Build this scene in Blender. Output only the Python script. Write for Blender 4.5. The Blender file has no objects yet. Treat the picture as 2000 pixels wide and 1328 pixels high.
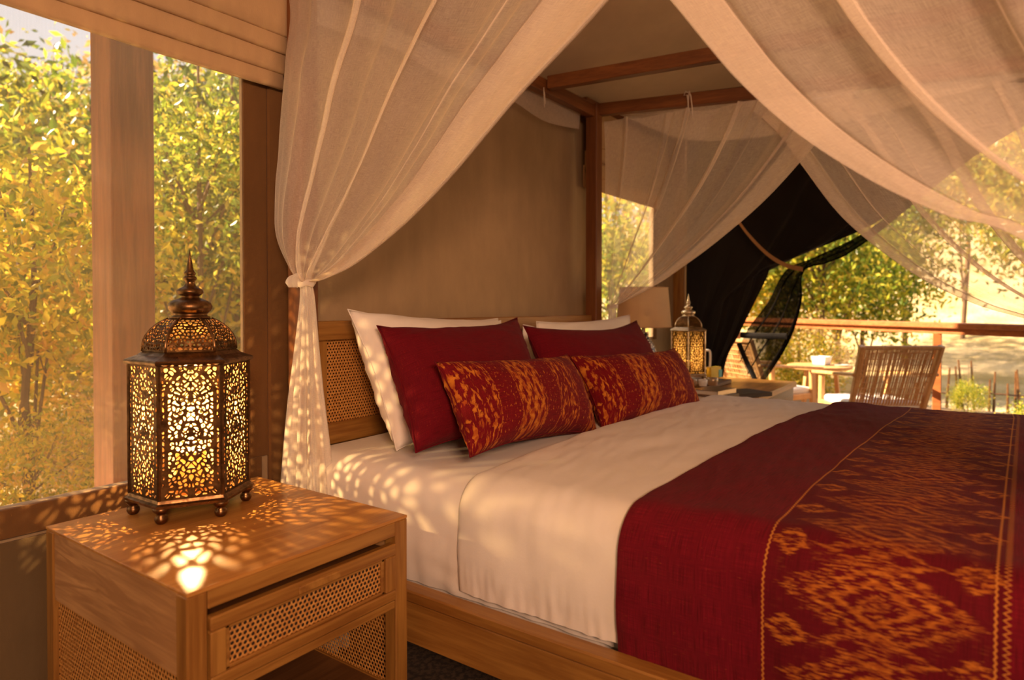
import bpy, bmesh, math, random
import numpy as np
from mathutils import Vector, Matrix, noise as mnoise
R=math.radians
# ------------------------------------------------------------------ camera, sky, sun, exposure
FPX=1287.0; PITCH=R(0.8); CY=664-(67-FPX*math.tan(PITCH)); YAW=R(54.4)
SC=bpy.context.scene; COL=SC.collection
EYE=Vector((0,0,1.15))
cd=bpy.data.cameras.new('camera'); cam=bpy.data.objects.new('camera',cd); COL.objects.link(cam); SC.camera=cam
cd.sensor_width=36; cd.lens=36*FPX/2000; cd.shift_y=(CY-664)/2000; cd.clip_start=0.02; cd.clip_end=500
cam.location=EYE; cam.rotation_euler=(R(90)-PITCH,0,-YAW)
cd.dof.use_dof=True; cd.dof.focus_distance=2.1; cd.dof.aperture_fstop=2.4
CR=cam.rotation_euler.to_matrix()
def ray(px,py): return CR@Vector(((px-1000)/FPX,-(py-CY)/FPX,-1))
def at(px,py,X=None,Y=None,Z=None):
    d=ray(px,py)
    if X is not None: k=X/d.x
    elif Y is not None: k=Y/d.y
    else: k=(Z-EYE.z)/d.z
    return EYE+d*k
V=Vector
SC.view_settings.view_transform='Standard'; SC.view_settings.look='None'
SC.view_settings.gamma=1; SC.view_settings.use_curve_mapping=False
SC.view_settings.exposure=0.20
SC.cycles.transparent_max_bounces=24; SC.cycles.max_bounces=10; SC.cycles.sample_clamp_indirect=6
w=bpy.data.worlds.new('world'); SC.world=w; w.use_nodes=True; nt=w.node_tree
bg=nt.nodes['Background']; tc=nt.nodes.new('ShaderNodeTexCoord'); sp=nt.nodes.new('ShaderNodeSeparateXYZ')
cr=nt.nodes.new('ShaderNodeValToRGB'); nt.links.new(tc.outputs['Generated'],sp.inputs[0]); nt.links.new(sp.outputs['Z'],cr.inputs[0])
cr.color_ramp.elements[0].position=0.0; cr.color_ramp.elements[0].color=(1.0,.80,.56,1)
cr.color_ramp.elements[1].position=0.55; cr.color_ramp.elements[1].color=(.70,.76,.92,1)
e=cr.color_ramp.elements.new(.22); e.color=(.95,.86,.78,1)
nt.links.new(cr.outputs[0],bg.inputs[0]); bg.inputs[1].default_value=.95
sl=bpy.data.lights.new('sun','SUN'); so=bpy.data.objects.new('sun',sl); COL.objects.link(so)
sl.energy=21; sl.angle=R(1.2); sl.color=(1,.76,.50)
SUN=V((-.38,.70,.52)).normalized(); so.rotation_euler=SUN.to_track_quat('Z','Y').to_euler()
# added warm fill lamp inside the tent, standing in for daylight from its front
al=bpy.data.lights.new('warm_fill_light','AREA'); ao=bpy.data.objects.new('warm_fill_light',al); COL.objects.link(ao)
al.shape='RECTANGLE'; al.size=.75; al.size_y=.55; al.energy=96; al.color=(1,.555,.335)
ao.location=(-1.05,-1.55,1.92); ao.rotation_euler=(V((2.4,1.4,1.3))-ao.location).to_track_quat('-Z','Y').to_euler()
# ------------------------------------------------------------------ node helper
class E:
    T=None
    def __init__(s,k): s.k=k
    def _b(s,o,op,sw=False):
        a,b=(o,s) if sw else (s,o); return M(op,a,b)
    def __add__(s,o): return s._b(o,'ADD')
    __radd__=__add__
    def __sub__(s,o): return s._b(o,'SUBTRACT')
    def __rsub__(s,o): return s._b(o,'SUBTRACT',True)
    def __mul__(s,o): return s._b(o,'MULTIPLY')
    __rmul__=__mul__
    def __truediv__(s,o): return s._b(o,'DIVIDE')
    def __gt__(s,o): return s._b(o,'GREATER_THAN')
    def __lt__(s,o): return s._b(o,'LESS_THAN')
def put(node,i,v):
    if isinstance(v,E): E.T.links.new(v.k,node.inputs[i])
    elif v is not None: node.inputs[i].default_value=v
def nd(t,**kw):
    n=E.T.nodes.new(t)
    for k,v in kw.items(): setattr(n,k,v)
    return n
def M(op,a,b=None,c=None):
    n=nd('ShaderNodeMath',operation=op); put(n,0,a)
    if b is not None: put(n,1,b)
    if c is not None: put(n,2,c)
    return E(n.outputs[0])
fract=lambda a:M('FRACT',a); ab=lambda a:M('ABSOLUTE',a); mn=lambda a,b:M('MINIMUM',a,b); mx=lambda a,b:M('MAXIMUM',a,b)
sin=lambda a:M('SINE',a); floor=lambda a:M('FLOOR',a)
def tri(a): return ab(fract(a)-.5)*2.0        # 1 at integers, 0 at halves
def ss(a,lo,hi,o0=0.0,o1=1.0):
    n=nd('ShaderNodeMapRange',interpolation_type='SMOOTHSTEP'); put(n,0,a)
    for i,v in enumerate((lo,hi,o0,o1)): n.inputs[i+1].default_value=v
    return E(n.outputs[0])
def coord(kind='Object'):
    return E(nd('ShaderNodeTexCoord').outputs[kind])
def xyz(v):
    n=nd('ShaderNodeSeparateXYZ'); put(n,0,v); return [E(n.outputs[i]) for i in range(3)]
def vec(x=0.0,y=0.0,z=0.0):
    n=nd('ShaderNodeCombineXYZ'); put(n,0,x); put(n,1,y); put(n,2,z); return E(n.outputs[0])
def scl(v,s):
    n=nd('ShaderNodeVectorMath',operation='MULTIPLY'); put(n,0,v); n.inputs[1].default_value=s; return E(n.outputs[0])
def noi(v,scale=5.0,detail=3.0,rough=.5,dist=0.0):
    n=nd('ShaderNodeTexNoise'); put(n,'Vector',v); n.inputs['Scale'].default_value=scale
    n.inputs['Detail'].default_value=detail; n.inputs['Roughness'].default_value=rough; n.inputs['Distortion'].default_value=dist
    return E(n.outputs[0])
def white(v):
    n=nd('ShaderNodeTexWhiteNoise'); put(n,'Vector',v); return E(n.outputs[0])
def c4(c): return tuple(c)+(1,) if len(c)==3 else tuple(c)
def mixc(f,a,b):
    n=nd('ShaderNodeMix',data_type='RGBA'); put(n,0,f)
    put(n,6,c4(a) if not isinstance(a,E) else a); put(n,7,c4(b) if not isinstance(b,E) else b); return E(n.outputs[2])
def ramp(f,stops):
    n=nd('ShaderNodeValToRGB'); put(n,0,f); el=n.color_ramp.elements
    while len(el)<len(stops): el.new(.5)
    for e,(p,c) in zip(el,stops): e.position=p; e.color=c4(c)
    return E(n.outputs[0])
def newmat(name):
    m=bpy.data.materials.new(name); m.use_nodes=True; E.T=m.node_tree; E.T.nodes.clear(); return m
def pbr(color,rough=.6,metal=0.0,bump=None,bs=.3,bd=.01,sheen=0,spec=.5,emit=None,es=0,trans=0):
    n=nd('ShaderNodeBsdfPrincipled'); put(n,'Base Color',color if isinstance(color,E) else c4(color))
    put(n,'Roughness',rough); put(n,'Metallic',metal); n.inputs['Specular IOR Level'].default_value=spec
    n.inputs['Sheen Weight'].default_value=sheen; n.inputs['Transmission Weight'].default_value=trans
    if emit: n.inputs['Emission Color'].default_value=c4(emit); n.inputs['Emission Strength'].default_value=es
    if bump is not None:
        b=nd('ShaderNodeBump'); b.inputs['Strength'].default_value=bs; b.inputs['Distance'].default_value=bd
        put(b,'Height',bump); E.T.links.new(b.outputs[0],n.inputs['Normal'])
    return E(n.outputs[0])
def out(s):
    o=nd('ShaderNodeOutputMaterial'); E.T.links.new(s.k,o.inputs[0])
def mixs(f,a,b):
    n=nd('ShaderNodeMixShader'); put(n,0,f); E.T.links.new(a.k,n.inputs[1]); E.T.links.new(b.k,n.inputs[2]); return E(n.outputs[0])
def bs_(t,c,**kw):
    n=nd(t); n.inputs[0].default_value=c4(c) if not isinstance(c,E) else (1,1,1,1)
    if isinstance(c,E): put(n,0,c)
    return E(n.outputs[0])
# ------------------------------------------------------------------ materials
def wood(name,c1,c2,axis=0,rough=.42,sc=1.0,knot=False):
    m=newmat(name); o=coord(); s=[16*sc]*3; s[axis]=1.1*sc
    g=noi(scl(o,s),1.6,5,.62,.6); s2=[70*sc]*3; s2[axis]=3*sc; f=noi(scl(o,s2),2.0,3,.6)
    big=noi(o,2.2,2); k=ss(g*.75+f*.35,.35,.75)
    if knot:
        r=noi(scl(o,(4,2.2,10)),1.0,3,.55,.9); k=mx(k*.75,ss(tri(r*6.0),.15,1.0)*.62)
    c=mixc(k,c1,c2); c=mixc(ss(big,.3,.7,0,.28),c,tuple(x*.55 for x in c2))
    out(pbr(c,rough,bump=g*.6+f*.4,bs=.25,bd=.003)); return m
WOOD=wood('teak_x',(.40,.198,.042),(.21,.082,.014),0)
WOODY=wood('teak_y',(.40,.198,.042),(.21,.082,.014),1)
WOODZ=wood('teak_z',(.40,.198,.042),(.21,.082,.014),2)
WTOP=wood('teak_lit_top',(.60,.295,.072),(.36,.145,.030),0,.32)  # same teak coloured lighter for lantern light on the top; shaded fronts kept darker
WSIDE=wood('rustic_teak',(.64,.36,.14),(.24,.10,.032),1,.5,.8,True)
BEAMX=wood('beam_x',(.25,.088,.022),(.13,.040,.010),0,.45)
BEAMY=wood('beam_y',(.25,.088,.022),(.13,.040,.010),1,.45)
BEAMZ=wood('beam_z',(.25,.088,.022),(.13,.040,.010),2,.45)
POSTW=wood('veranda_post',(.36,.115,.036),(.20,.058,.018),2,.6)
RAILW=wood('rail_red',(.52,.17,.05),(.32,.09,.025),1,.4)
CHW=wood('chair_wood',(.72,.42,.17),(.52,.26,.09),2,.4)
DARKW=wood('dark_wood',(.17,.075,.025),(.09,.035,.012),0,.4)
DECKW=wood('deck_boards',(.42,.26,.14),(.26,.15,.08),1,.6)
def canvas(name,c,amt=.12,sc=1.0,bumps=.35,transl=0.0):
    m=newmat(name); o=coord(); b=noi(o,1.8*sc,3); f=noi(scl(o,(1,1,.35)),9*sc,4,.65)
    x,y,z=xyz(o); wv=sin((x+y)*2600.0)*.5+sin(z*2600.0)*.5; dn=noi(o,160,2)
    col=mixc(ss(b*.5+f*.5,.3,.75),tuple(v*(1-amt*1.6) for v in c),tuple(min(1,v*(1+amt)) for v in c))
    s=pbr(col,.88,bump=wv*.1+dn*.5+f*.9,bs=bumps,bd=.006,spec=.2,sheen=.1)
    if transl: s=mixs(transl,s,bs_('ShaderNodeBsdfTranslucent',c))
    out(s); return m
CANV=canvas('tent_canvas',(.385,.27,.15))
CANVD=canvas('canvas_dark_trim',(.15,.073,.024))
CANVO=canvas('canvas_olive',(.15,.098,.045))
CEIL=canvas('ceiling_canvas',(.58,.43,.27),.06)
BLIND=canvas('blind_canvas',(.62,.42,.23),.08,2.0,.25,.18)
BLACK=canvas('black_canvas',(.012,.009,.008),.1,1,.6)
SHEET=canvas('white_cotton',(.80,.75,.68),.02,3,.10)
PILW=canvas('white_pillow_cotton',(.84,.79,.72),.02,3,.12)
TAPE=canvas('strap_webbing',(.38,.2,.09))
CUSHW=canvas('cream_cushion',(.85,.80,.70),.03)
m=newmat('rug_dark'); o=coord(); out(pbr(mixc(ss(noi(o,60,4),.4,.6),(.035,.022,.014),(.10,.06,.035)),.95,bump=noi(o,300,2),bs=.8)); RUG=m
m=newmat('burgundy_linen'); o=coord('UV'); x,y,z=xyz(o)
def threads(x,y,k=1.0):
    a=noi(vec(x*900.0*k,y*16.0*k,0.0),1.0,2,.5); b=noi(vec(x*16.0*k,y*900.0*k,0.0),1.0,2,.5); return a,b
def linen(x,y,base,hi,lo,k=1.0):
    a,b=threads(x,y,k); c=mixc(ss(a,.35,.8),base,hi); c=mixc(ss(b,.38,.75),c,lo)
    sp=ss(noi(vec(x*700.0*k,y*60.0*k,3.0),1.0,2),.68,.74); return c,a,b,sp
c,a,b,s=linen(x,y,(.135,.004,.012),(.20,.008,.013),(.07,.0025,.005)); c=mixc(s*.5,c,(.42,.10,.02))
out(pbr(c,.85,bump=a+b,bs=.35,bd=.002,sheen=.02,spec=.10)); BURG=m
GOLD=(.62,.21,.028)
def ikat_bits(u,v,cell,seed):
    """scattered short woven dashes"""
    d=noi(vec(u*(1/cell),v*(1/cell)*.45,seed),1.0,3,.65,.3); return d
# bed runner : uv in metres, u along the bed's width (u=0 at the near hem), v from the head edge to the foot edge
m=newmat('ikat_runner'); o=coord('UV'); u,v,z=xyz(o)
c,a,b,s=linen(u,v,(.130,.004,.012),(.21,.008,.018),(.065,.0025,.005))
plain=mixc(s*.45,c,(.40,.09,.015))
vc=v-.510                                   # centre line of the ikat field
jag=(noi(vec(u*260.0,v*6.0,1.0),1.0,2,.6)-.5)*.085
vj=vc+jag; per=.165
def loz(ph,off,wv,wu): return ab(vj-off)/wv+ab(fract(u/per+ph)-.5)*per/wu
dash=noi(vec(u*330.0,v*30.0,5.0),1.0,2,.6); dash2=noi(vec(u*120.0,v*34.0,8.0),1.0,2,.6)
A_=loz(0.0,0.0,.155,.085)
def rng(d,lo,hi,e=.03): return ss(d,lo-e,lo+e)*ss(d,hi-e,hi+e,1,0)
g1=rng(A_,.36,.50,.02)*ss(dash,.28,.38)                     # bold inner outline
g2=rng(A_,.64,.78,.02)*ss(dash,.40,.47)+rng(A_,.88,1.06,.03)*ss(dash,.46,.52)*.9                    # streaked outer halo
g3=rng(A_,.10,.17,.02)*.8+ss(A_,.03,.06,1,0)*.7         # eye
g4=rng(A_,.20,.30)*ss(dash2,.54,.60)*.7
B_=loz(.5,0.0,.165,.060)
g5=rng(B_,.45,.62,.02)*ss(dash,.40,.48)*.85
Cc=mn(loz(.5,.150,.040,.034),loz(.5,-.152,.040,.034))
g6=rng(Cc,.50,.98,.06)*ss(dash2,.40,.5)+ss(Cc,.12,.2,1,0)*.8
halo=ss(noi(vec(u*24.0,v*22.0,3.0),1.0,3),.5,.65)*ss(dash,.50,.58)*ss(ab(vc),.12,.19,1,0)*.35
pat=mn(mx(mx(mx(g1,g2),mx(g3,g4)),mx(mx(g5,g6),halo)),1.0)
fieldm=M('LESS_THAN',ab(vc),.188)
gold=mixc(ss(dash2,.35,.7),(.30,.072,.012),(.50,.165,.020))
pcol=mixc(pat*ss(noi(vec(u*700.0,v*90.0,2.0),1.0,1),.25,.5,.5,1),mixc(.5,plain,(.075,.005,.008)),gold)
# stitched dividing lines: a zigzag between two rows
def stitch(off,wd):
    q=v-off; zgz=(tri(u*95.0)-.5)*wd; return ss(ab(q-zgz),.0010,.0026,1,0)*M('LESS_THAN',ab(q),wd*1.4)
st=mx(mx(stitch(.318,.0030),stitch(.700,.009)),stitch(.685,.003))
col=mixc(fieldm,plain,pcol); col=mixc(st*.9,col,(.52,.20,.035))
out(pbr(col,.86,bump=a+b+pat*.6,bs=.4,bd=.002,sheen=.02,spec=.10)); RUNNER=m
# ikat cushions: uv 0..1 across, 0..1 up ; bands run up the cushion
m=newmat('ikat_cushion'); o=coord('UV'); u,v,z=xyz(o); U=u*.76; W=v*.36
c,a,b,s=linen(U,W,(.15,.005,.009),(.24,.010,.014),(.085,.003,.006),1.2)
band=fract(u*3.4+.30); wide=ss(ab(band-.5),.27,.30,1,0)          # wide motif bands, narrow plain bands between
jag=(noi(vec(U*14.0,W*150.0,0.0),1.0,2)-.5)*.05
jv=(noi(vec(U*170.0,W*9.0,0.0),1.0,2)-.5)*.12
bx=ab(band-.5)/.28
d1=bx+ (W+jv)*9.0
lat=tri(bx*1.6+(W+jv)*10.0); lat2=tri(bx*1.6-(W+jv)*10.0)
blob=noi(vec((band*.22+floor(u*3.4+.3)*3.1)*75.0,(W+jv*.4)*50.0,2.0),1.0,3,.6,.8)
ma=ss(mx(lat,lat2)*.62+blob*.85,.76,.86)
flame=noi(vec(U*95.0,W*24.0,7.0),1.0,2,.55,.6)
lf=ss(flame,.50,.55)*ss(tri(bx+ (W+jv)*6.0),.08,.3)
alt=M('GREATER_THAN',fract((floor(u*3.4+.3))*.5),.25)
pat=wide*(ma*alt+lf*(1.0-alt))
lines=ss(ab(ab(band-.5)-.30),.006,.014,1,0)*ss(noi(vec(U*60.0,W*120.0,0.0),1.0,1),.35,.5)
spk=(1.0-wide)*ss(noi(vec(U*130.0,W*75.0,4.0),1.0,2,.5,.5),.62,.66)*.8
pat=mx(mx(pat,lines*.8),spk)
gold=mixc(ss(noi(vec(U*40.0,W*60.0,1.0),1.0,2),.35,.65),(.34,.06,.012),(.56,.19,.022))
col=mixc(pat*ss(noi(vec(U*500.0,W*500.0,1.0),1.0,1),.2,.5,.6,1),c,gold)
out(pbr(col,.84,bump=a+b+pat*.5,bs=.35,bd=.002,sheen=.02,spec=.10)); IKAT=m
def gauze(name,c,op,edge,dark=False,weave=700.0,op2=None):
    m=newmat(name); o=coord('UV'); x,y,z=xyz(o)
    if op2: op=ss(y,*op2,op,.60)
    wx=noi(vec(x*weave,y*weave*.06,0.0),1.0,2,.5); wy=noi(vec(x*weave*.06,y*weave,5.0),1.0,2,.5)
    wv=(wx+wy-1.0)*.9+(noi(o,14.0,2)-.5)*.12
    lw=nd('ShaderNodeLayerWeight'); lw.inputs[0].default_value=.5; f=E(lw.outputs['Facing'])
    fac=mn(mx(op+M('POWER',f,2.2)*edge+wv*(.35 if not dark else .2),.04),.97)
    d=bs_('ShaderNodeBsdfDiffuse',c); t=bs_('ShaderNodeBsdfTranslucent',c)
    out(mixs(fac,bs_('ShaderNodeBsdfTransparent',(1,1,1)),mixs(.38,d,t))); return m
NET=gauze('mosquito_net',(.94,.84,.73),.42,.5)
NETD=gauze('mosquito_net_dense',(.92,.85,.76),.62,.4)
BNET=gauze('black_insect_mesh',(.010,.008,.007),.95,.1,True,700.0,(3.1,3.4))
m=newmat('window_insect_screen'); o=coord(); x,y,z=xyz(o)
g=mx(ss(tri(x*330.0),.62,.9),ss(tri(z*330.0),.62,.9)); fac=.08+g*.06+ss(noi(o,3,3),.35,.8)*.07+ss(noi(scl(o,(90,90,9)),1,3),.62,.75)*.05
out(mixs(fac,bs_('ShaderNodeBsdfTransparent',(1,1,1)),mixs(.6,bs_('ShaderNodeBsdfDiffuse',(.14,.09,.05)),bs_('ShaderNodeBsdfTranslucent',(.95,.74,.46))))); SCREEN=m
def metal(name,c,c2,rough=.34):
    m=newmat(name); o=coord(); n_=noi(o,38,4,.6); out(pbr(mixc(ss(n_,.35,.7),c,c2),ss(n_,.3,.7,rough-.08,rough+.14),1.0,bump=n_,bs=.15,bd=.001)); return m
BRASS=metal('aged_brass',(.24,.13,.055),(.10,.052,.022))
BRASSI=metal('fretwork_brass',(.11,.055,.019),(.05,.024,.009),.5)
m=newmat('brightened_inner_face'); out(pbr((.85,.55,.22),.6,.2)); INNER=m  # inner side coloured brighter to carry the candle glow seen through the holes
GILT=metal('worn_gilt_fretwork',(.42,.26,.10),(.22,.12,.04),.5)
PALEB=metal('pale_gilt',(.80,.66,.45),(.52,.38,.20),.4)
STEEL=metal('steel',(.6,.56,.5),(.4,.36,.3))
m=newmat('candle_wax'); out(mixs(.45,pbr((.9,.68,.36),.5),bs_('ShaderNodeBsdfTranslucent',(1,.7,.35)))); WAX=m
m=newmat('flame'); n=nd('ShaderNodeEmission'); n.inputs[0].default_value=(1,.62,.22,1); n.inputs[1].default_value=60; out(E(n.outputs[0])); FLAME=m
m=newmat('amber_glass'); out(mixs(.30,bs_('ShaderNodeBsdfTransparent',(1,.85,.5)),mixs(.7,bs_('ShaderNodeBsdfDiffuse',(1,.72,.3)),bs_('ShaderNodeBsdfTranslucent',(1,.72,.3))))); AMBER=m
m=newmat('cane'); o=coord(); n_=noi(o,120,3); out(pbr(mixc(ss(n_,.35,.65),(.60,.30,.075),(.40,.17,.035)),.5,bump=n_,bs=.3,bd=.001)); CANE=m
def simple(name,c,r=.5,me=0.,tr=0.0):
    m=newmat(name); o=coord(); n_=noi(o,30,3); out(pbr(mixc(n_,tuple(v*.88 for v in c),c),r,me,bump=n_,bs=.08,bd=.001,trans=tr)); return m
INK=simple('dark_backing',(.03,.016,.008),.9)
CERW=simple('white_ceramic',(.82,.80,.76),.25); YEL=simple('yellow_card',(.85,.60,.06),.5); TEAL=simple('teal_print',(.12,.5,.5),.5)
PAPER=simple('book_pages',(.75,.68,.55),.8); LEATH=simple('dark_cover',(.06,.035,.025),.5); GLASSD=simple('small_tin',(.55,.42,.28),.3,.6)
m=newmat('burlap_shade'); o=coord('UV'); x,y,z=xyz(o); a,b=threads(x,y,.8); out(mixs(.5,pbr(mixc(a*.5+b*.5,(.55,.38,.20),(.9,.72,.46)),.9,bump=a+b,bs=.5,bd=.002),bs_('ShaderNodeBsdfTranslucent',(.8,.5,.25)))); BURL=m
m=newmat('patterned_lamp_base'); o=coord(); x,y,z=xyz(o); f=ss(noi(o,55,2,.5,1.2),.49,.53); out(pbr(mixc(f,(.02,.02,.025),(.75,.68,.55)),.3)); LBASE=m
def leafmat(name,stops,tr=.5):
    m=newmat(name); g=nd('ShaderNodeNewGeometry'); r=E(g.outputs['Random Per Island']); c=ramp(r,stops)
    out(mixs(tr,pbr(c,.3,spec=.6),bs_('ShaderNodeBsdfTranslucent',c))); return m
LY=leafmat('leaves_yellow',[(0,(.16,.22,.02)),(.35,(.50,.46,.03)),(.75,(.90,.66,.05)),(1,(.85,.45,.08))],.6)
LG=leafmat('leaves_green',[(0,(.07,.13,.015)),(.4,(.24,.32,.03)),(.75,(.60,.56,.05)),(1,(.85,.62,.10))],.58)
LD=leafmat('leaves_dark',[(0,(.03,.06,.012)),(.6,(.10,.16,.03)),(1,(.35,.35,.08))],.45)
LDRY=leafmat('leaves_dry',[(0,(.30,.18,.06)),(.5,(.60,.40,.14)),(1,(.8,.6,.25))],.4)
BARK=wood('bark',(.22,.13,.07),(.10,.055,.03),2,.9)
m=newmat('dry_grass_ground'); o=coord(); n1=noi(o,.5,4,.6); n2=noi(o,14,4,.7)
out(pbr(mixc(ss(n1*.6+n2*.4,.38,.62),(.46,.33,.13),(.80,.60,.34)),.95,bump=n2,bs=.8,bd=.05)); GROUND=m
m=newmat('forest_floor'); o=coord(); n1=noi(o,.8,4,.6); n2=noi(o,9,4,.7)
out(pbr(mixc(ss(n1*.5+n2*.5,.38,.62),(.10,.12,.025),(.52,.42,.13)),.95,bump=n2,bs=.8,bd=.05)); FOREST=m
# ------------------------------------------------------------------ geometry helpers
def rootof(o):
    while o.parent: o=o.parent
    return o
def link(o,parent=None):
    COL.objects.link(o)
    if parent is not None: o.parent=parent
    return o
def tag(o,label=None,cat=None,group=None,kind=None):
    if label: o['label']=label
    if cat: o['category']=cat
    if group: o['group']=group
    if kind: o['kind']=kind
    return o
def thing(name,label,cat,loc=(0,0,0),rz=0,group=None):
    o=bpy.data.objects.new(name,None); o.empty_display_size=.05; o.location=loc; o.rotation_euler=(0,0,rz); link(o); return tag(o,label,cat,group)
def mk(name,VV,F,mat,parent=None,uv=None,smooth=False,local=False):
    """world coordinates in; stored relative to the thing's base unless local"""
    VV=np.array([tuple(v) for v in VV],float)
    if parent is not None and not local: VV=VV-np.array(rootof(parent).location)
    org=None
    if parent is None and not local:
        org=VV.mean(0); org[2]=VV[:,2].min(); VV=VV-org
    me=bpy.data.meshes.new(name); me.from_pydata(VV.tolist(),[],[tuple(f) for f in F])
    if uv is not None:
        l=me.uv_layers.new(name='UVMap'); n=len(me.loops); vi=np.empty(n,np.int32); me.loops.foreach_get('vertex_index',vi)
        l.data.foreach_set('uv',np.asarray(uv,float)[vi].ravel())
    if smooth: me.polygons.foreach_set('use_smooth',[True]*len(me.polygons))
    me.materials.append(mat); me.update()
    o=bpy.data.objects.new(name,me); link(o,parent)
    if org is not None: o.location=org
    return o
def boxd(x0,x1,y0,y1,z0,z1,bev=.003,seg=1):
    bm=bmesh.new(); bmesh.ops.create_cube(bm,size=1)
    for v in bm.verts: v.co=V(((x0+x1)/2+v.co.x*(x1-x0),(y0+y1)/2+v.co.y*(y1-y0),(z0+z1)/2+v.co.z*(z1-z0)))
    if bev: bmesh.ops.bevel(bm,geom=bm.edges[:],offset=bev,segments=seg,affect='EDGES',profile=.5)
    bm.verts.index_update(); r=([v.co.copy() for v in bm.verts],[[v.index for v in f.verts] for f in bm.faces]); bm.free(); return r
def join(*ds):
    VV=[];F=[]
    for v,f in ds:
        n=len(VV); VV+=list(v); F+=[[i+n for i in q] for q in f]
    return VV,F
def box(name,x0,x1,y0,y1,z0,z1,mat,parent=None,bev=.003,local=False):
    v,f=boxd(x0,x1,y0,y1,z0,z1,bev); return mk(name,v,f,mat,parent,local=local)
def beamd(a,b,wx,wz,bev=.003):
    """box along a->b"""
    a=V(a);b=V(b);L=(b-a).length; q=(b-a).to_track_quat('Y','Z'); v,f=boxd(-wx/2,wx/2,0,L,-wz/2,wz/2,bev)
    return [a+q@p for p in v],f
def beam(name,a,b,wx,wz,mat,parent=None,bev=.003,local=False):
    v,f=beamd(a,b,wx,wz,bev); return mk(name,v,f,mat,parent,local=local)
def lathed(prof,n=24,c=(0,0,0),rot=0):
    VV=[];F=[]
    for z,r in prof:
        for i in range(n):
            a=rot+2*math.pi*i/n; VV.append((c[0]+r*math.cos(a),c[1]+r*math.sin(a),c[2]+z))
    for j in range(len(prof)-1):
        for i in range(n): F.append((j*n+i,j*n+(i+1)%n,(j+1)*n+(i+1)%n,(j+1)*n+i))
    F.append(tuple(range(n))[::-1]); F.append(tuple((len(prof)-1)*n+i for i in range(n))); return VV,F
def tubed(pts,r,n=8):
    pts=[V(p) for p in pts]; VV=[];F=[]; rr=r if hasattr(r,'__len__') else [r]*len(pts); up=V((0,0,1)); pa=None
    for i,p in enumerate(pts):
        d=(pts[min(i+1,len(pts)-1)]-pts[max(i-1,0)]).normalized()
        if pa is None: pa=d.cross(up if abs(d.z)<.9 else V((1,0,0))).normalized()
        pa=(pa-d*pa.dot(d)).normalized(); pb=d.cross(pa)
        for k in range(n):
            a=2*math.pi*k/n; VV.append(p+(pa*math.cos(a)+pb*math.sin(a))*rr[i])
    for i in range(len(pts)-1):
        for k in range(n): F.append((i*n+k,i*n+(k+1)%n,(i+1)*n+(k+1)%n,(i+1)*n+k))
    F.append(tuple(range(n))[::-1]); F.append(tuple((len(pts)-1)*n+k for k in range(n))); return VV,F
def gridf(nu,nv,wrap=False):
    F=[]
    for j in range(nv-1):
        for i in range(nu if wrap else nu-1): F.append((j*nu+i,j*nu+(i+1)%nu,(j+1)*nu+(i+1)%nu,(j+1)*nu+i))
    return F
def spline(pts,n):
    """Catmull-Rom resampled evenly"""
    P=[V(p) for p in pts]; Q=[P[0]*2-P[1]]+P+[P[-1]*2-P[-2]]; o=[]
    for i in range(1,len(Q)-2):
        a,b,c,d=Q[i-1:i+3]
        for k in range(16):
            t=k/16; o.append(.5*((2*b)+(c-a)*t+(2*a-5*b+4*c-d)*t*t+(3*b-a-3*c+d)*t**3))
    o.append(P[-1]); L=[0]
    for i in range(1,len(o)): L.append(L[-1]+(o[i]-o[i-1]).length)
    r=[];k=0
    for j in range(n):
        s=L[-1]*j/(n-1)
        while k<len(L)-2 and L[k+1]<s: k+=1
        f=(s-L[k])/max(1e-9,L[k+1]-L[k]); r.append(o[k].lerp(o[k+1],min(1,max(0,f))))
    return r
def hexcane(w,h,pitch,th=.0008,hole=.37):
    """cane webbing sheet in the xz plane (x 0..w, z 0..h), real holes; returns V,F with front and back skins and hole walls"""
    VV=[];F=[]; ry=pitch*math.sqrt(3)/2; nx=int(w/pitch)+1; nz=int(h/ry)+1
    R_=pitch/math.sqrt(3)
    for j in range(nz+1):
        for i in range(nx+1):
            cx=i*pitch+(pitch/2 if j%2 else 0); cz=j*ry
            if cx>w or cz>h or cx<0: continue
            b=len(VV)
            for k in range(6):
                a=math.pi/6+k*math.pi/3; x,z=cx+R_*math.cos(a),cz+R_*math.sin(a); VV.append((min(max(x,0),w),0,min(max(z,0),h)))
            for k in range(6):
                a=math.pi/6+k*math.pi/3; x,z=cx+pitch*hole*math.cos(a),cz+pitch*hole*math.sin(a); VV.append((min(max(x,0),w),.0006,min(max(z,0),h)))
            for k in range(6):
                a=math.pi/6+k*math.pi/3; x,z=cx+pitch*hole*math.cos(a),cz+pitch*hole*math.sin(a); VV.append((min(max(x,0),w),.0006+th,min(max(z,0),h)))
            for k in range(6):
                k2=(k+1)%6; F.append((b+k,b+k2,b+6+k2,b+6+k)); F.append((b+6+k,b+6+k2,b+12+k2,b+12+k))
    return VV,F
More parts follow.
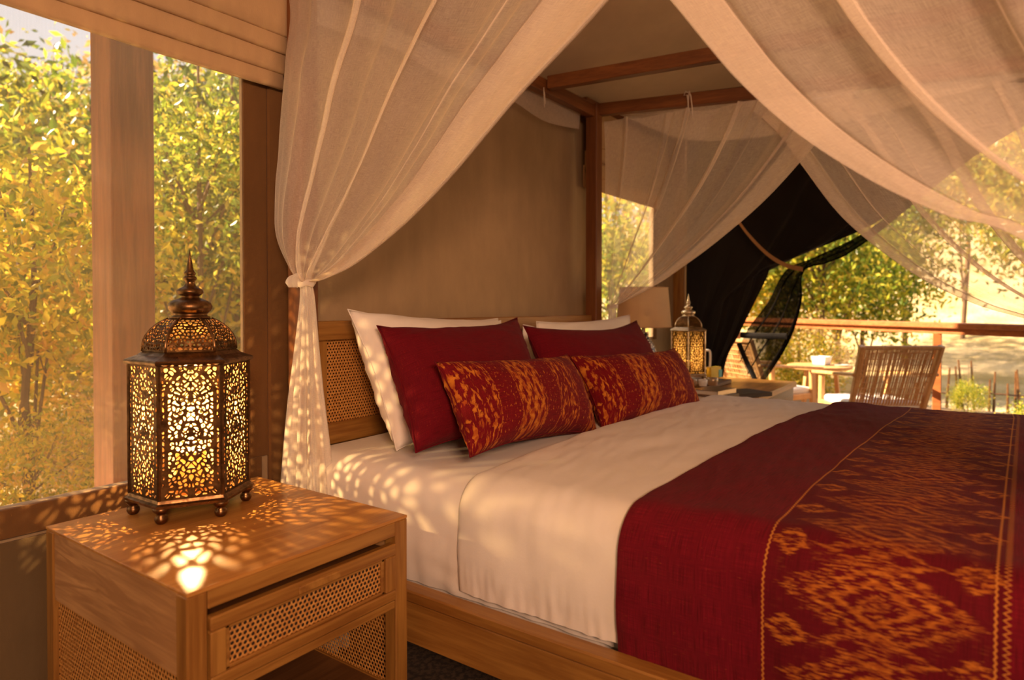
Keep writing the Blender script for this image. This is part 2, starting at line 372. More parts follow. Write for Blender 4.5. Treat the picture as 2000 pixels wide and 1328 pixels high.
# ------------------------------------------------------------------ the tent
WY=2.0; XW=5.05; CT=2.42
W1X=at(479,500,Y=WY).x; W1B=at(0,995,Y=WY).z; W1T=2.02
W2X0=at(1150,450,Y=WY).x; W2X1=at(1275,450,Y=WY).x; W2B=.92; W2T=2.0
def st(o): o['kind']='structure'; return o
def slabs(name,rects,mat,y0,y1):
    return st(mk(name,*join(*[boxd(a,b,y0,y1,c,d,0) for a,b,c,d in rects]),mat))
slabs('wall_back',[(-2.4,XW,0,W1B),(-2.4,-1.7,W1B,W1T),(W1X,W2X0,W1B,W1T),(-2.4,XW,W1T,CT+.1),(W2X0,W2X1,W1B,W2B),(W2X1,XW,W1B,W1T)],CANV,WY,WY+.03)
DY0,DY1,DZ=1.88,-1.9,2.62
v,f=join(boxd(XW,XW+.03,DY0,WY,0,2.6,0),boxd(XW,XW+.03,-3.2,DY1,0,3.3,0),boxd(XW,XW+.03,DY1,DY0,DZ,3.6,0)); st(mk('wall_right',v,f,CANV))
st(box('wall_left',-2.43,-2.4,-3.2,2.03,0,3.6,CANV,None,0))
st(box('floor',-2.4,XW,-3.2,WY,-.05,0,RUG,None,0))
st(mk('wall_front_unseen',*join(boxd(-2.4,-.9,-3.23,-3.2,0,3.3,0),boxd(1.0,XW,-3.23,-3.2,0,3.3,0),boxd(-.9,1.0,-3.23,-3.2,2.3,3.3,0)),CANV))  # unseen front wall, added to cut the sky light from behind the camera
# ceiling canvas : rises from the back wall to a ridge and sags gently between ties
VV=[];nu,nv=40,40
for j in range(nv):
    y=WY+.02-5.2*j/(nv-1)
    for i in range(nu):
        x=-2.4+(XW+2.4)*i/(nu-1); z=CT+ (WY-y)*.30 if y>-1 else CT+3*.30-(-1-y)*.30
        z+=-.02*abs(math.sin((x+.3)*2.2))*min(1,(WY-y)) ; VV.append((x,y,z))
st(mk('ceiling',VV,gridf(nu,nv),CEIL,smooth=True))
# seams and corner posts
st(box('trim_1',W1X-.012,W1X+.075,WY-.012,WY-.001,W1B-.0,W1T,CANVD,None,.002))
st(box('trim_2',W1X+.075,W1X+.26,WY-.02,WY-.001,.45,W1T+.3,CANVD,None,.006))
st(box('trim_3',-1.7,W1X+.05,WY-.014,WY-.001,W1B-.075,W1B,CANVD,None,.002))
st(box('trim_4',-1.7,W1X+.2,WY-.010,WY-.001,.0,W1B-.085,CANVO,None,.002))
st(box('trim_5',XW-.07,XW-.001,WY-.09,WY-.001,0,2.5,WOODZ,None,.004))
st(box('trim_6',3.5,XW-.08,WY-.05,WY-.003,CT-.13,CT-.01,BEAMX,None,.004))
st(box('trim_7',W2X1-.0,W2X1+.05,WY-.012,WY-.001,.9,2.02,CANVD,None,.002))
w1=thing('window_1',None,None,((W1X-1.7)/2,WY+.01,W1B)); w1['kind']='structure'
st(box('insect_screen',-1.7,W1X,WY+.010,WY+.012,W1B,W1T,SCREEN,w1,0))
v,f=tubed([(x,WY-.004,W1B-.004+.002*math.sin(x*9)) for x in np.linspace(-1.7,W1X,40)],.004,6); mk('hem_cord',v,f,CANV,w1)
v,f=tubed([(W1X-.003+.0025*math.sin(z*13),WY-.004,z) for z in np.linspace(W1B,W1T,40)],.004,6); mk('hem_cord',v,f,CANV,w1)
w2=thing('window_2',None,None,((W2X0+W2X1)/2,WY+.01,W2B)); w2['kind']='structure'
st(box('insect_screen',W2X0,W2X1,WY+.010,WY+.012,W2B,W2T,SCREEN,w2,0))
v,f=tubed([(W2X1-.004+.003*math.sin(z*11),WY-.004,z) for z in np.linspace(W2B,W2T,20)],.006,6); mk('hem_cord',v,f,CANV,w2)
# roman blinds : stacked canvas folds
def blind(name,label,x0,x1s,zs,top,yb,mat):
    t=thing(name,label,'blind',((x0+x1s[0])/2,yb,zs[0]))
    tops=zs[1:]+[top]
    for k,(zb,zt,x1) in enumerate(zip(zs,tops,x1s)):
        nx=50; prof=[]; yo=yb-.012*k
        H=(zt-zb)+.05
        for q in range(9): a=q/8; prof.append((-.014*math.sin(a*math.pi*.9)-.010*(1-a),zb+H*(1-a)**1.0*1.0))
        prof=[(-.006-.020*math.sin(min(1,a*1.1)*math.pi*.62),zb+H*(1-a)) for a in np.linspace(0,1,9)]
        prof+=[(-.012,zb-.004),(0.0,zb+.002),(.004,zb+.02),(.004,zb+H)]
        VV=[]
        for p in prof:
            for i in range(nx):
                x=x0+(x1-x0)*i/(nx-1); n_=mnoise.noise(V((x*2.3,k*5,p[1]*6))); VV.append((x,yo+p[0]+.004*n_,p[1]+.005*mnoise.noise(V((x*1.5,k*7,0)))))
        F=gridf(nx,len(prof)); F+=[[i*nx for i in range(len(prof))],[i*nx+nx-1 for i in range(len(prof))][::-1]]
        o=mk('blind_fold',VV,F,mat,t,smooth=True); o.data.polygons[len(F)-1].use_smooth=False; o.data.polygons[len(F)-2].use_smooth=False
    return t
YB=WY-.03
zz=[at(545,171,Y=YB-.02).z,at(550,142,Y=YB-.03).z,at(550,103,Y=YB-.04).z,at(555,70,Y=YB-.05).z]
xe=[at(545,170,Y=YB).x,at(553,130,Y=YB).x,at(557,100,Y=YB).x,at(560,60,Y=YB).x]
blind('roman_blind','tan canvas blind pulled up in stacked folds over the large left screen window',-2.1,xe,zz,CT+.0,YB,BLIND)
zz=[at(1180,378,Y=YB).z,at(1180,352,Y=YB).z,at(1180,325,Y=YB).z,at(1180,298,Y=YB).z]
blind('roman_blind','tan canvas blind with stacked folds over the small window behind the far bed net',W2X0-.12,[W2X1+.06,W2X1+.07,W2X1+.08,W2X1+.08],zz,2.3,YB,BLIND)
# veranda post outside the left window
px0=at(218,500,Y=3.0).x; px1=at(303,500,Y=3.0).x
box('veranda_post',px0,px1,3.0,3.0+(px1-px0)*1.05,-.4,3.3,POSTW,None,.004)
tag(bpy.data.objects['veranda_post'],'thick square reddish timber post outside the left screen window','post')
# ------------------------------------------------------------------ bed frame
NX,FX,PY=1.40,at(1160,400,Y=1.87).x,1.87; PZ=2.33; HP=.036
bed=thing('canopy_bed','wooden four-poster canopy bed frame with cane headboard','bed',((NX+FX)/2,.8,0))
FOOT=-.42
for (x,y,zt) in ((NX,PY,PZ),(FX,PY,at(1160,205,Y=PY).z),(NX+.02,FOOT,PZ)):
    box('post',x-HP,x+HP,y-HP,y+HP,0,zt,BEAMZ,bed,.004)
p0=at(1172,215,X=FX+.02); p1=at(1490,180,X=FX+.10)
drail=(p1-p0)/(p1.y-p0.y); fe=p0+drail*(FOOT-p0.y)
box('post',fe.x-HP,fe.x+HP,fe.y-HP,fe.y+HP,0,fe.z+.04,BEAMZ,bed,.004)
# canopy rails
beam('canopy_rail',(NX+HP,PY,PZ-.045),(FX-HP,PY,PZ-.045),.05,.07,BEAMX,bed)
beam('canopy_rail',p0+V((0,-.0,0)),fe,.05,.068,BEAMY,bed)
beam('shadow_gap_strip',p0+V((.035,0,.040)),p0+drail*(-1.3)+V((.035,0,.046)),.02,.014,BLACK,bed,.002)  # black strip put in for the dark shadow gap above the far rail
q0=at(1072,163,Y=PY-.03); q1=at(1400,107,X=q0.x+.13); dq=(q1-q0)/(q1.y-q0.y)
beam('canopy_rail',q0,q0+dq*(FOOT-q0.y),.05,.066,BEAMY,bed)
beam('canopy_rail',(NX,PY-HP,PZ-.045),(NX,FOOT+HP,PZ-.045),.05,.07,BEAMY,bed)
beam('canopy_rail',(NX+HP,FOOT,PZ-.045),(fe.x-HP,FOOT,fe.z),.05,.07,BEAMX,bed)
# headboard
HT=at(900,621,Y=1.88).z
box('headboard_rail',NX+HP,FX-HP,1.862,1.915,HT-.068,HT,WOOD,bed,.004)
box('headboard_rail',NX+HP,FX-HP,1.865,1.912,.66,.735,WOOD,bed,.004)
box('headboard_stile',NX+HP,NX+HP+.06,1.864,1.913,.736,HT-.069,WOODZ,bed,.003)
box('headboard_stile',FX-HP-.06,FX-HP,1.864,1.913,.736,HT-.069,WOODZ,bed,.003)
v,f=hexcane(FX-NX-.2,HT-.068-.735,.0125,hole=.29); mk('cane_panel',[(p[0]+NX+.1,1.885-p[1],p[2]+.735) for p in v],f,CANE,bed)
box('cane_backing',NX+.1,FX-.1,1.905,1.911,.735,HT-.07,INK,bed,0)
# side rails and plinth
RZ=.375
for sgn,x in ((1,1.285),(-1,FX+.075)):
    a,b=(x,x+.05) if sgn>0 else (x-.05,x)
    box('side_rail',a,b,FOOT+HP,PY-HP,RZ-.032,RZ,WOODY,bed,.004)
    box('side_rail',a+.004*sgn if sgn>0 else a,b if sgn>0 else b-.004,FOOT+HP,PY-HP,RZ-.145,RZ-.033,WOODY,bed,.003)
box('mattress_platform',1.335,FX+.025,FOOT+.04,PY-.04,.26,.30,DARKW,bed,.002)
for y in (1.6,.6,-.3):
    box('foot',1.42,1.50,y,y+.08,0,.26,DARKW,bed,.003)
# ------------------------------------------------------------------ bedding
def section(xn,xf,zb,zt,r,n,crown=.012):
    pts=[(xn,zb),(xn-.004,(zb+zt-r)/2),(xn,zt-r)]
    for k in range(1,9): a=k/8*math.pi/2; pts.append((xn+r*(1-math.cos(a)),zt-r+r*math.sin(a)))
    for k in range(1,12): x=xn+r+(xf-xn-2*r)*k/12; pts.append((x,zt+crown*math.sin(math.pi*k/12)))
    for k in range(0,9): a=math.pi/2-k/8*math.pi/2; pts.append((xf-r*(1-math.cos(a)),zt-r+r*math.sin(a)))
    pts+= [(xf,zb+.05),(xf,zb)]
    L=[0]
    for i in range(1,len(pts)): L.append(L[-1]+math.dist(pts[i],pts[i-1]))
    res=[]
    for j in range(n):
        s=L[-1]*j/(n-1); k=max(i for i in range(len(L)-1) if L[i]<=s+1e-9); f=min(1,(s-L[k])/(L[k+1]-L[k]+1e-9))
        res.append((pts[k][0]+(pts[k+1][0]-pts[k][0])*f,pts[k][1]+(pts[k+1][1]-pts[k][1])*f,s))
    return res
def cloth(name,sec,y0,y1,nv,mat,disp,parent=None,skew=0.0,edge=.0,hem=None,caps=False):
    nu=len(sec); VV=[];UV=[]
    for j in range(nv):
        v=j/(nv-1)
        for i,(x,z,s) in enumerate(sec):
            a=sec[max(0,i-1)];b=sec[min(nu-1,i+1)]; tx,tz=b[0]-a[0],b[1]-a[1]; l=math.hypot(tx,tz)+1e-9; n_=(-tz/l,tx/l)
            y=y0+(y1-y0)*v - skew*min(1,max(0,(x-sec[0][0])/1.9))*(1-v*.3)
            d=disp(x,y,z,s)
            if edge: d-=edge*math.exp(-v*abs(y1-y0)/.012)
            zz=z+n_[1]*d
            if hem: 
                k=max(0,1-s/.05); zz+=hem(y)*k
            VV.append((x+n_[0]*d,y,zz)); UV.append((s,abs(v*(y1-y0))))
    F=gridf(nu,nv)
    if caps: F+=[list(range(nu))[::-1],[(nv-1)*nu+i for i in range(nu)]]
    F=[q[::-1] for q in F]
    return mk(name,VV,F,mat,parent,uv=UV,smooth=True)
N=lambda x,y,z=0:mnoise.noise(V((x,y,z)))
BF=FX+.02
def dsheet(x,y,z,s):
    side=max(0,min(1,(.62-z)/.2)); pk=math.exp(-((y-1.18)/.06)**2)
    return .006*N(x*3,y*3,z*3)+side*(.007*N(y*20,z*6+y*4,2)+.008*pk*N(y*20+z*30,z*55,1))-side*.012*max(0,(.46-z)/.1)
mt=thing('mattress','thick mattress in a white fitted sheet on the wooden bed platform','mattress',((NX+FX)/2,.8,.30))
cloth('fitted_sheet',section(1.362,BF,.355,.668,.085,150),1.83,FOOT+.07,130,SHEET,dsheet,mt,caps=False)
box('mattress_core',1.40,BF-.03,FOOT+.10,1.80,.302,.62,SHEET,mt,.03)
def dduv(x,y,z,s):
    side=max(0,min(1,(.64-z)/.2)); top=1-side
    return .010*N(x*2.1+3,y*2.1)*top+.005*N(x*5,y*9+x*3)*top+.0022*N(x*6+y*10,y*30-x*9)*top+side*(.008*N(y*9,z*3,5)+.003*N(y*22+z*14,z*8,8)+.005*N(y*48,z*9,3)*max(0,(.50-z)/.12))-side*.008*max(0,(.44-z)/.08)
dv=thing('duvet','smooth white duvet hanging over the near side of the bed','duvet',((NX+FX)/2,.5,.372))
cloth('duvet_cover',section(1.342,BF+.02,.381,.690,.105,190,.02),1.155,FOOT+.06,260,SHEET,dduv,dv,edge=.018,hem=lambda y:.004*N(y*30,1))
rn=thing('bed_runner','burgundy and gold ikat bed runner laid across the foot of the white duvet','bed runner',((NX+FX)/2,.15,.37))
drun=lambda x,y,z,s:dduv(x,y,z,s)+.005+.002*N(x*9,y*14,4)
cloth('runner_cloth',section(1.334,BF+.028,.366,.698,.110,230,.02),.665,-.345,220,RUNNER,drun,rn,skew=.10,edge=.004)
# ------------------------------------------------------------------ pillows
def pillow(name,label,cat,bl,br,tr,tl,thick,mat,group=None,seam=None,pinch=.07,seed=0,nu=44,nv=32,puff=.55):
    bl,br,tr,tl=map(V,(bl,br,tr,tl)); n_=(br-bl).cross(tl-bl).normalized()
    if n_.y>0: n_=-n_
    base=(bl+br)/2; t=thing(name,label,cat,base,0,group)
    VV=[];UV=[];F=[]
    for side in (1,-1):
        b=len(VV)
        for j in range(nv):
            for i in range(nu):
                u=-1+2*i/(nu-1); v=-1+2*j/(nv-1); u=math.copysign(abs(u)**.85,u); v=math.copysign(abs(v)**.85,v)
                # edges bow inwards between pointed corners
                uu=u*(1-pinch*(1-v*v)*abs(u)**1.5*.75); vv=v*(1-pinch*1.9*(1-u*u)*abs(v)**1.5)
                P=bl.lerp(br,(uu+1)/2).lerp(tl.lerp(tr,(uu+1)/2),(vv+1)/2)
                h=(max(0,1-abs(u)**2.8)**puff)*(max(0,1-abs(v)**2.4)**puff)*(1-.12*(u*u+v*v)/2)
                h=h*(1+.10*N(u*1.6+seed,v*1.6,side))+.0
                w_=.05*N(u*7+seed,v*7,side*3)*h**.5+ .10*N(u*3+v*9*(1 if u>0 else -1),seed,side)*(1-h)*h*3
                P=P+n_*(side*thick/2*(h+w_*.8)); VV.append(P); UV.append(((u+1)/2,(v+1)/2))
        g=gridf(nu,nv); F+=[[k+b for k in (q if side>0 else q[::-1])] for q in g]
    o=mk('cover',VV,F,mat,t,uv=UV,smooth=True)
    bm=bmesh.new(); bm.from_mesh(o.data); bmesh.ops.remove_doubles(bm,verts=bm.verts,dist=1e-5); bm.normal_update(); bmesh.ops.recalc_face_normals(bm,faces=bm.faces); bm.to_mesh(o.data); bm.free()
    # piping seam round the edge
    per=[i for i in range(nu)]+[j*nu+nu-1 for j in range(1,nv)]+[(nv-1)*nu+i for i in range(nu-2,-1,-1)]+[j*nu for j in range(nv-2,0,-1)]
    pts=[VV[k] for k in per]; pts=[p for k,p in enumerate(pts) if (p-pts[k-1]).length>1e-4]; pts.append(pts[0])
    v,f=tubed(pts,.0022 if seam is None else seam,5); mk('seam',v,f,BURG if mat==IKAT else mat,t,smooth=True)
    return t
def pp(px,py,Y): return at(px,py,Y=Y)
# white ones, rear then front
pillow('pillow','white pillow seen only as an edge behind the front left white pillow','pillow',(1.72,1.74,.70),(2.42,1.74,.70),pp(978,626,1.80),pp(742,640,1.80),.13,PILW,seed=9)
pillow('pillow','white pillow sliver between the two burgundy cushions, behind the right white pillow','pillow',(2.46,1.76,.70),(3.15,1.76,.70),pp(1190,640,1.80),pp(1022,634,1.80),.12,PILW,seed=12)
pillow('pillow','large white pillow standing against the left part of the cane headboard','pillow',(1.50,1.53,.685),(2.25,1.58,.685),pp(972,622,1.74),pp(679,604,1.73),0.29,PILW,seed=2,pinch=.07)
pillow('pillow','white pillow behind the right burgundy cushion, beside the far bed post','pillow',(2.36,1.60,.685),(3.28,1.58,.685),pp(1232,614,1.70),pp(1048,628,1.74),.17,PILW,seed=4,pinch=.06)
pillow('cushion','plain burgundy linen cushion leaning on the left white pillow','cushion',pp(812,884,1.34),pp(1070,862,1.34),pp(1010,620,1.58),pp(736,636,1.60),0.25,BURG,seed=1,pinch=.10)
pillow('cushion','plain burgundy linen cushion on the right, nearer the far bed post','cushion',pp(1095,850,1.36),pp(1330,822,1.30),pp(1243,626,1.54),pp(1022,636,1.60),0.24,BURG,seed=5,pinch=.10)
pillow('cushion','red and gold ikat lumbar cushion on the left, in front of the burgundy one','cushion',pp(918,893,1.16),pp(1168,846,1.18),pp(1108,692,1.35),pp(849,706,1.35),0.22,IKAT,seed=3,pinch=.10)
pillow('cushion','red and gold ikat lumbar cushion on the right, nearest the far bedside table','cushion',pp(1178,846,1.17),pp(1373,806,1.10),pp(1318,680,1.25),pp(1112,694,1.38),0.22,IKAT,seed=7,pinch=.10)
# ------------------------------------------------------------------ near nightstand
TZ=.60
C_=at(795,1005,Z=TZ); B_=at(373.5,1159,Z=TZ); A_=at(85,1031,Z=TZ)
X0=(B_.x+A_.x)/2; Y0=(B_.y+C_.y)/2; X1=C_.x; Y1=A_.y+.01
ns=thing('nightstand','teak bedside table with rough-sawn side and cane-front drawer under the large lantern','nightstand',((X0+X1)/2,(Y0+Y1)/2,0))
box('table_top',X0,X1,Y0,Y1,TZ-.008,TZ,WTOP,ns,.0015)
S=.042; AP=.175
for x in (X0,X1-S):
    for y in (Y0,Y1-S):
        if x==X0: box('leg',x,x+S,y,y+S,0,TZ-.0082,WOODZ,ns,.003)
        else: box('leg',x,x+S,y,y+S,0,TZ-.0082,WOODZ,ns,.003)
box('side_board',X0+.003,X0+.03,Y0+S+.001,Y1-S-.001,TZ-AP,TZ-.0082,WSIDE,ns,.002)
box('side_board',X1-.03,X1-.003,Y0+S+.001,Y1-S-.001,TZ-AP,TZ-.0082,WSIDE,ns,.002)
box('back_board',X0+S,X1-S,Y1-.03,Y1-.01,.10,TZ-.009,DARKW,ns,.002)  # dark wood colour stands in for the shade inside the nightstand
box('front_rail',X0+S+.001,X1-S-.001,Y0+.001,Y0+.02,TZ-.045,TZ-.0082,WOOD,ns,.002)
box('front_rail',X0+S+.001,X1-S-.001,Y0+.002,Y0+.022,TZ-.232,TZ-.212,WOOD,ns,.002)
box('shelf',X0+.02,X1-.02,Y0+.02,Y1-.02,.12,.142,DARKW,ns,.002)  # dark colour again in place of the interior shade
for x,sg in ((X0+.012,-1),(X1-.016,1)):
    wv=Y1-Y0-2*S; v,f=hexcane(wv,TZ-AP-.145,.0118); mk('cane_panel',[(x+p[1],Y0+S+p[0],.145+p[2]) for p in v],f,CANE,ns)
    box('lower_rail',x-.006,x+.014,Y0+S,Y1-S,.10,.144,WOODY,ns,.002)
dr=box('drawer',X0+S+.012,X1-S-.012,Y0+.03,Y1-.06,TZ-.20,TZ-.075,DARKW,ns,.002)
fx0,fx1,fz0,fz1=X0+S+.004,X1-S-.003,TZ-.208,TZ-.062; fy=Y0-.004
tb=.030;sb=.034
box('drawer_frame',fx0,fx1,fy,fy+.022,fz1-tb,fz1,WOOD,dr,.003); box('drawer_frame',fx0,fx1,fy,fy+.022,fz0,fz0+.026,WOOD,dr,.003)
box('drawer_frame',fx0,fx0+sb,fy+.0005,fy+.0215,fz0+.026,fz1-tb,WOODZ,dr,.003); box('drawer_frame',fx1-sb,fx1,fy+.0005,fy+.0215,fz0+.026,fz1-tb,WOODZ,dr,.003)
# inner bead and finger pull
for (a,b,c,d) in ((fx0+sb,fx1-sb,fz1-tb-.008,fz1-tb),(fx0+sb,fx1-sb,fz0+.026,fz0+.033),(fx0+sb,fx0+sb+.010,fz0+.026,fz1-tb),(fx1-sb-.010,fx1-sb,fz0+.026,fz1-tb)):
    box('bead',a,b,fy+.007,fy+.018,c,d,WOOD,dr,.002)
v,f=hexcane(fx1-fx0-2*sb-.012,fz1-tb-fz0-.036,.0118); mk('cane_panel',[(p[0]+fx0+sb+.006,fy+.012+p[1],p[2]+fz0+.031) for p in v],f,CANE,dr)
box('cane_backing',fx0+sb,fx1-sb,fy+.019,fy+.0212,fz0+.024,fz1-tb+.002,INK,dr,0)
pm=(fx0+fx1)/2+.01; v,f=boxd(pm-.058,pm+.058,fy-.0035,fy+.002,fz1-.027,fz1-.008,.003,2); mk('finger_pull',v,f,WOODY,dr)
# ------------------------------------------------------------------ fretwork lantern
def fret(field,w,h,nx,ny):
    xs=np.linspace(-w/2,w/2,nx+1); ys=np.linspace(0,h,ny+1); X,Y=np.meshgrid(xs,ys); f=field(X,Y); S_=f>0
    V2=[];idx={};F=[];Bd=[]
    def cv(i,j):
        k=(i,j)
        if k not in idx: idx[k]=len(V2); V2.append((xs[i],ys[j]))
        return idx[k]
    def ev(a,b):
        k=(a,b) if a<b else (b,a)
        if k not in idx:
            fa,fb=f[k[0][1],k[0][0]],f[k[1][1],k[1][0]]; t=min(.95,max(.05,fa/(fa-fb))); idx[k]=len(V2)
            V2.append((xs[k[0][0]]+(xs[k[1][0]]-xs[k[0][0]])*t,ys[k[0][1]]+(ys[k[1][1]]-ys[k[0][1]])*t))
        return idx[k]
    for j in range(ny):
        for i in range(nx):
            cs=[(i,j),(i+1,j),(i+1,j+1),(i,j+1)]; s=[S_[c[1],c[0]] for c in cs]
            if not any(s): continue
            P=[];ex=[]
            for k in range(4):
                if s[k]: P.append(cv(*cs[k]))
                if s[k]!=s[(k+1)%4]:
                    e=ev(cs[k],cs[(k+1)%4]); P.append(e); ex.append((e,s[k]))
            F.append(P)
            for q in range(len(ex)):
                if ex[q][1]: Bd.append((ex[q][0],ex[(q+1)%len(ex)][0]))
    return V2,F,Bd
def lattice(w,h,pitch,seed,thr):
    rnd=random.Random(seed); P=[]
    ny=int(h/pitch)+1; nx=int(w/2/pitch)+1
    for j in range(-1,ny+1):
        for i in range(nx+1):
            x=(i+.5+(j%2)*.5-.25)*pitch+rnd.uniform(-.34,.34)*pitch; y=(j+.5)*pitch+rnd.uniform(-.36,.36)*pitch
            if x<pitch*.3: P.append((0,y)); continue
            P.append((x,y)); P.append((-x,y))
    P=np.array(P)
    def g(X,Y):
        f1=np.full(X.shape,9.);f2=f1.copy()
        for a,b in P:
            d=np.hypot((X-a),(Y-b)); f2=np.minimum(f2,np.maximum(f1,d)); f1=np.minimum(f1,d)
        return thr-(f2-f1)
    return g
def panelfield(w,h,seed,pitch=.0122,thr=.0038):
    g=lattice(w,h,pitch,seed,thr)
    def f(X,Y):
        xa=np.abs(X); wy=Y+.0035*np.sin(xa*230+Y*60); wx=X*(1+.0)+np.sign(X)*.003*np.sin(Y*210+xa*80)*np.clip(xa/.006,0,1)
        s=g(wx,wy)-.0012*np.sin(Y*140+xa*95)*np.sin(xa*190-Y*70)+.0003; ax=w*.405; zs=h*.80; top=h*.965
        # pointed arch outline
        T=np.clip((Y-zs)/(top-zs),0,1); hw=ax*np.sqrt(np.clip(1-T**1.55,0,1)); sd=hw-np.abs(X); sd=np.where(Y>top,-(Y-top)-np.abs(X)*.6,sd)
        band=.0046-np.abs(sd-.001)
        band=np.where(Y<h*.06,-1,band)
        border=.0055-np.minimum(np.minimum(X+w/2,w/2-X),np.minimum(Y,h-Y))
        low=.0020-np.abs(Y-h*.075)
        mid=.0022-np.abs(np.hypot(X,(Y-h*.50))-.024); mid2=.0018-np.abs(np.hypot(X,(Y-h*.50))-.010)
        return np.maximum.reduce([s,band,border,low,mid,mid2])
    return f
def solidify(V2,F,Bd,mapf,t):
    n=len(V2); VV=[mapf(x,y,t/2) for x,y in V2]+[mapf(x,y,-t/2) for x,y in V2]
    FF=[list(p) for p in F]+[[k+n for k in p[::-1]] for p in F]+[[b,a,a+n,b+n] for a,b in Bd]
    return VV,FF
def lantern(root,R_,S,mats,seed,res=1.0,glass=False,pt=.0124,th=.0043,inner=None):
    mb,mi,mn_=mats; ap=R_*math.cos(math.pi/6); BH0,BH1=.058,.398
    for k in range(6):          # feet
        a=math.pi/3*k; c=((R_-.008)*math.cos(a),(R_-.008)*math.sin(a),0)
        v,f=lathed([(0,.009),(.004,.013),(.011,.016),(.018,.015),(.023,.010),(.026,.012),(.031,.017),(.036,.020),(.041,.019)],14,c); mk('foot',[V(p)*S for p in v],f,mb,root,local=True,smooth=True)
    v,f=join(lathed([(.040,R_*.9),(.040,R_+.012),(.047,R_+.014),(.051,R_+.006),(.058,R_+.003),(.058,R_*.5)],6)); mk('base_plate',[V(p)*S for p in v],f,mb,root,local=True)
    w=R_*.965; hh=BH1-BH0
    V2,F,Bd=fret(panelfield(w,hh,seed,pt,th),w,hh,int(74*res),int(176*res))
    VV,FF=solidify(V2,F,Bd,lambda x,y,t:(x*S,-t*S,(y+BH0)*S),.0018)
    me=None
    for k in range(6):
        a=math.pi/3*k+math.pi/6
        if me is None:
            o=mk('fretwork_panel',VV,FF,mi,root,local=True); me=o.data; nf=len(F)
            if inner:
                me.materials.append(inner)
                for q in range(nf,2*nf): me.polygons[q].material_index=1
        else: o=bpy.data.objects.new('fretwork_panel',me); link(o,root)
        o.location=(ap*math.cos(a)*S,ap*math.sin(a)*S,0); o.rotation_euler=(0,0,a+math.pi/2)
    for k in range(6):          # corner ribs
        a=math.pi/3*k; x,y=R_*math.cos(a),R_*math.sin(a)
        v,f=tubed([(x,y,BH0),(x,y,BH1)],.0052,6); mk('corner_rib',[V(p)*S for p in v],f,mb,root,local=True)
    v,f=lathed([(BH1-.002,R_*.8),(BH1-.002,R_+.003),(BH1+.002,R_+.012),(BH1+.008,R_+.014),(BH1+.012,R_+.010),(BH1+.022,R_*.88),(BH1+.030,R_*.80),(BH1+.033,R_*.775),(BH1+.0335,R_*.70),(BH1+.03,R_*.70)],6)
    n=6; f=f[:-2]; mk('eave',[V(p)*S for p in v],f,mb,root,local=True)
    # dome: six curved fretwork leaves
    D0=BH1+.032; prof=[(0,.79),(.014,.785),(.028,.765),(.042,.72),(.055,.655),(.067,.57),(.077,.47),(.085,.36)]
    pz=[p[0]+D0 for p in prof]; pr=[p[1]*R_ for p in prof]
    arc=[0]
    for i in range(1,len(prof)): arc.append(arc[-1]+math.hypot(pz[i]-pz[i-1],pr[i]-pr[i-1]))
    Ld=arc[-1]; w0=pr[0]
    g=lattice(w0,Ld,.0108,seed+5,.0032)
    def fd(X,Y):
        hw=np.interp(Y,arc,pr)/2; xs=X*hw/(w0/2); b=.0045-np.minimum(np.minimum(hw-np.abs(xs),Y),Ld-Y); return np.maximum(g(xs,Y),b)
    V2,F,Bd=fret(fd,w0,Ld,int(44*res),int(58*res)); c30=math.cos(math.pi/6)
    def md(x,y,t):
        r=float(np.interp(y,arc,pr)); z=float(np.interp(y,arc,pz)); return (x*r/w0*1.0*S,-(r*c30+t)*S,z*S)
    VV,FF=solidify(V2,F,Bd,md,.0018); me=None
    for k in range(6):
        a=math.pi/3*k+math.pi/6
        if me is None: o=mk('dome_panel',VV,FF,mi,root,local=True); me=o.data
        else: o=bpy.data.objects.new('dome_panel',me); link(o,root)
        o.rotation_euler=(0,0,a+math.pi/2)
        a=math.pi/3*k; v,f=tubed([(r*math.cos(a),r*math.sin(a),z) for z,r in zip(pz,pr)],.0038,6); mk('dome_rib',[V(p)*S for p in v],f,mb,root,local=True,smooth=True)
    z0=pz[-1]
    fin=[(0,.050),(.004,.051),(.007,.044),(.011,.042),(.014,.044),(.018,.049),(.026,.0545),(.034,.0555),(.042,.052),(.049,.042),(.054,.028),(.057,.022),(.060,.022),(.064,.029),(.070,.0335),(.076,.033),(.082,.026),(.087,.016),(.094,.0125),(.101,.012),(.105,.016),(.109,.0175),(.113,.015),(.116,.011),(.119,.014),(.123,.015),(.127,.012),(.131,.0095),(.15,.0065),(.17,.003),(.186,.0006)]
    v,f=lathed([(z0+a,b) for a,b in fin],28); mk('finial',[V(p)*S for p in v],f,mn_,root,local=True,smooth=True)
    if glass:
        v,f=lathed([(BH0,R_-.012),(BH1,R_-.012)],6); mk('glass_lining',[V(p)*S for p in v],f[:-2],AMBER,root,local=True)
def candle(label,loc,s,power,fl=1.0,dz=.012):
    c=thing('candle',label,'candle',loc)
    v,f=lathed([(0,.030),(.002,.033),(.085,.033),(.089,.031),(.087,.026),(.083,.0)],28); mk('wax',[V(p)*s for p in v],f,WAX,c,local=True,smooth=True)
    v,f=tubed([(0,0,.083*s),(0,0,.094*s)],.0012,5); mk('wick',v,f,LEATH,c,local=True)
    v,f=lathed([(0,.002),(.005,.0062),(.012,.0070),(.022,.0042),(.034,.0004)],12,(0,0,.093)); mk('flame',[V(p)*s for p in v],f,FLAME,c,local=True,smooth=True)
    l=bpy.data.lights.new('candle_light','POINT'); lo=bpy.data.objects.new('candle_light',l); link(lo,c); lo.location=(0,0,(.093+.034)*s+dz)
    l.energy=power; l.color=(1,.60,.22); l.shadow_soft_size=.0035
    return c
lc=at(374,990,Z=TZ+.0005)
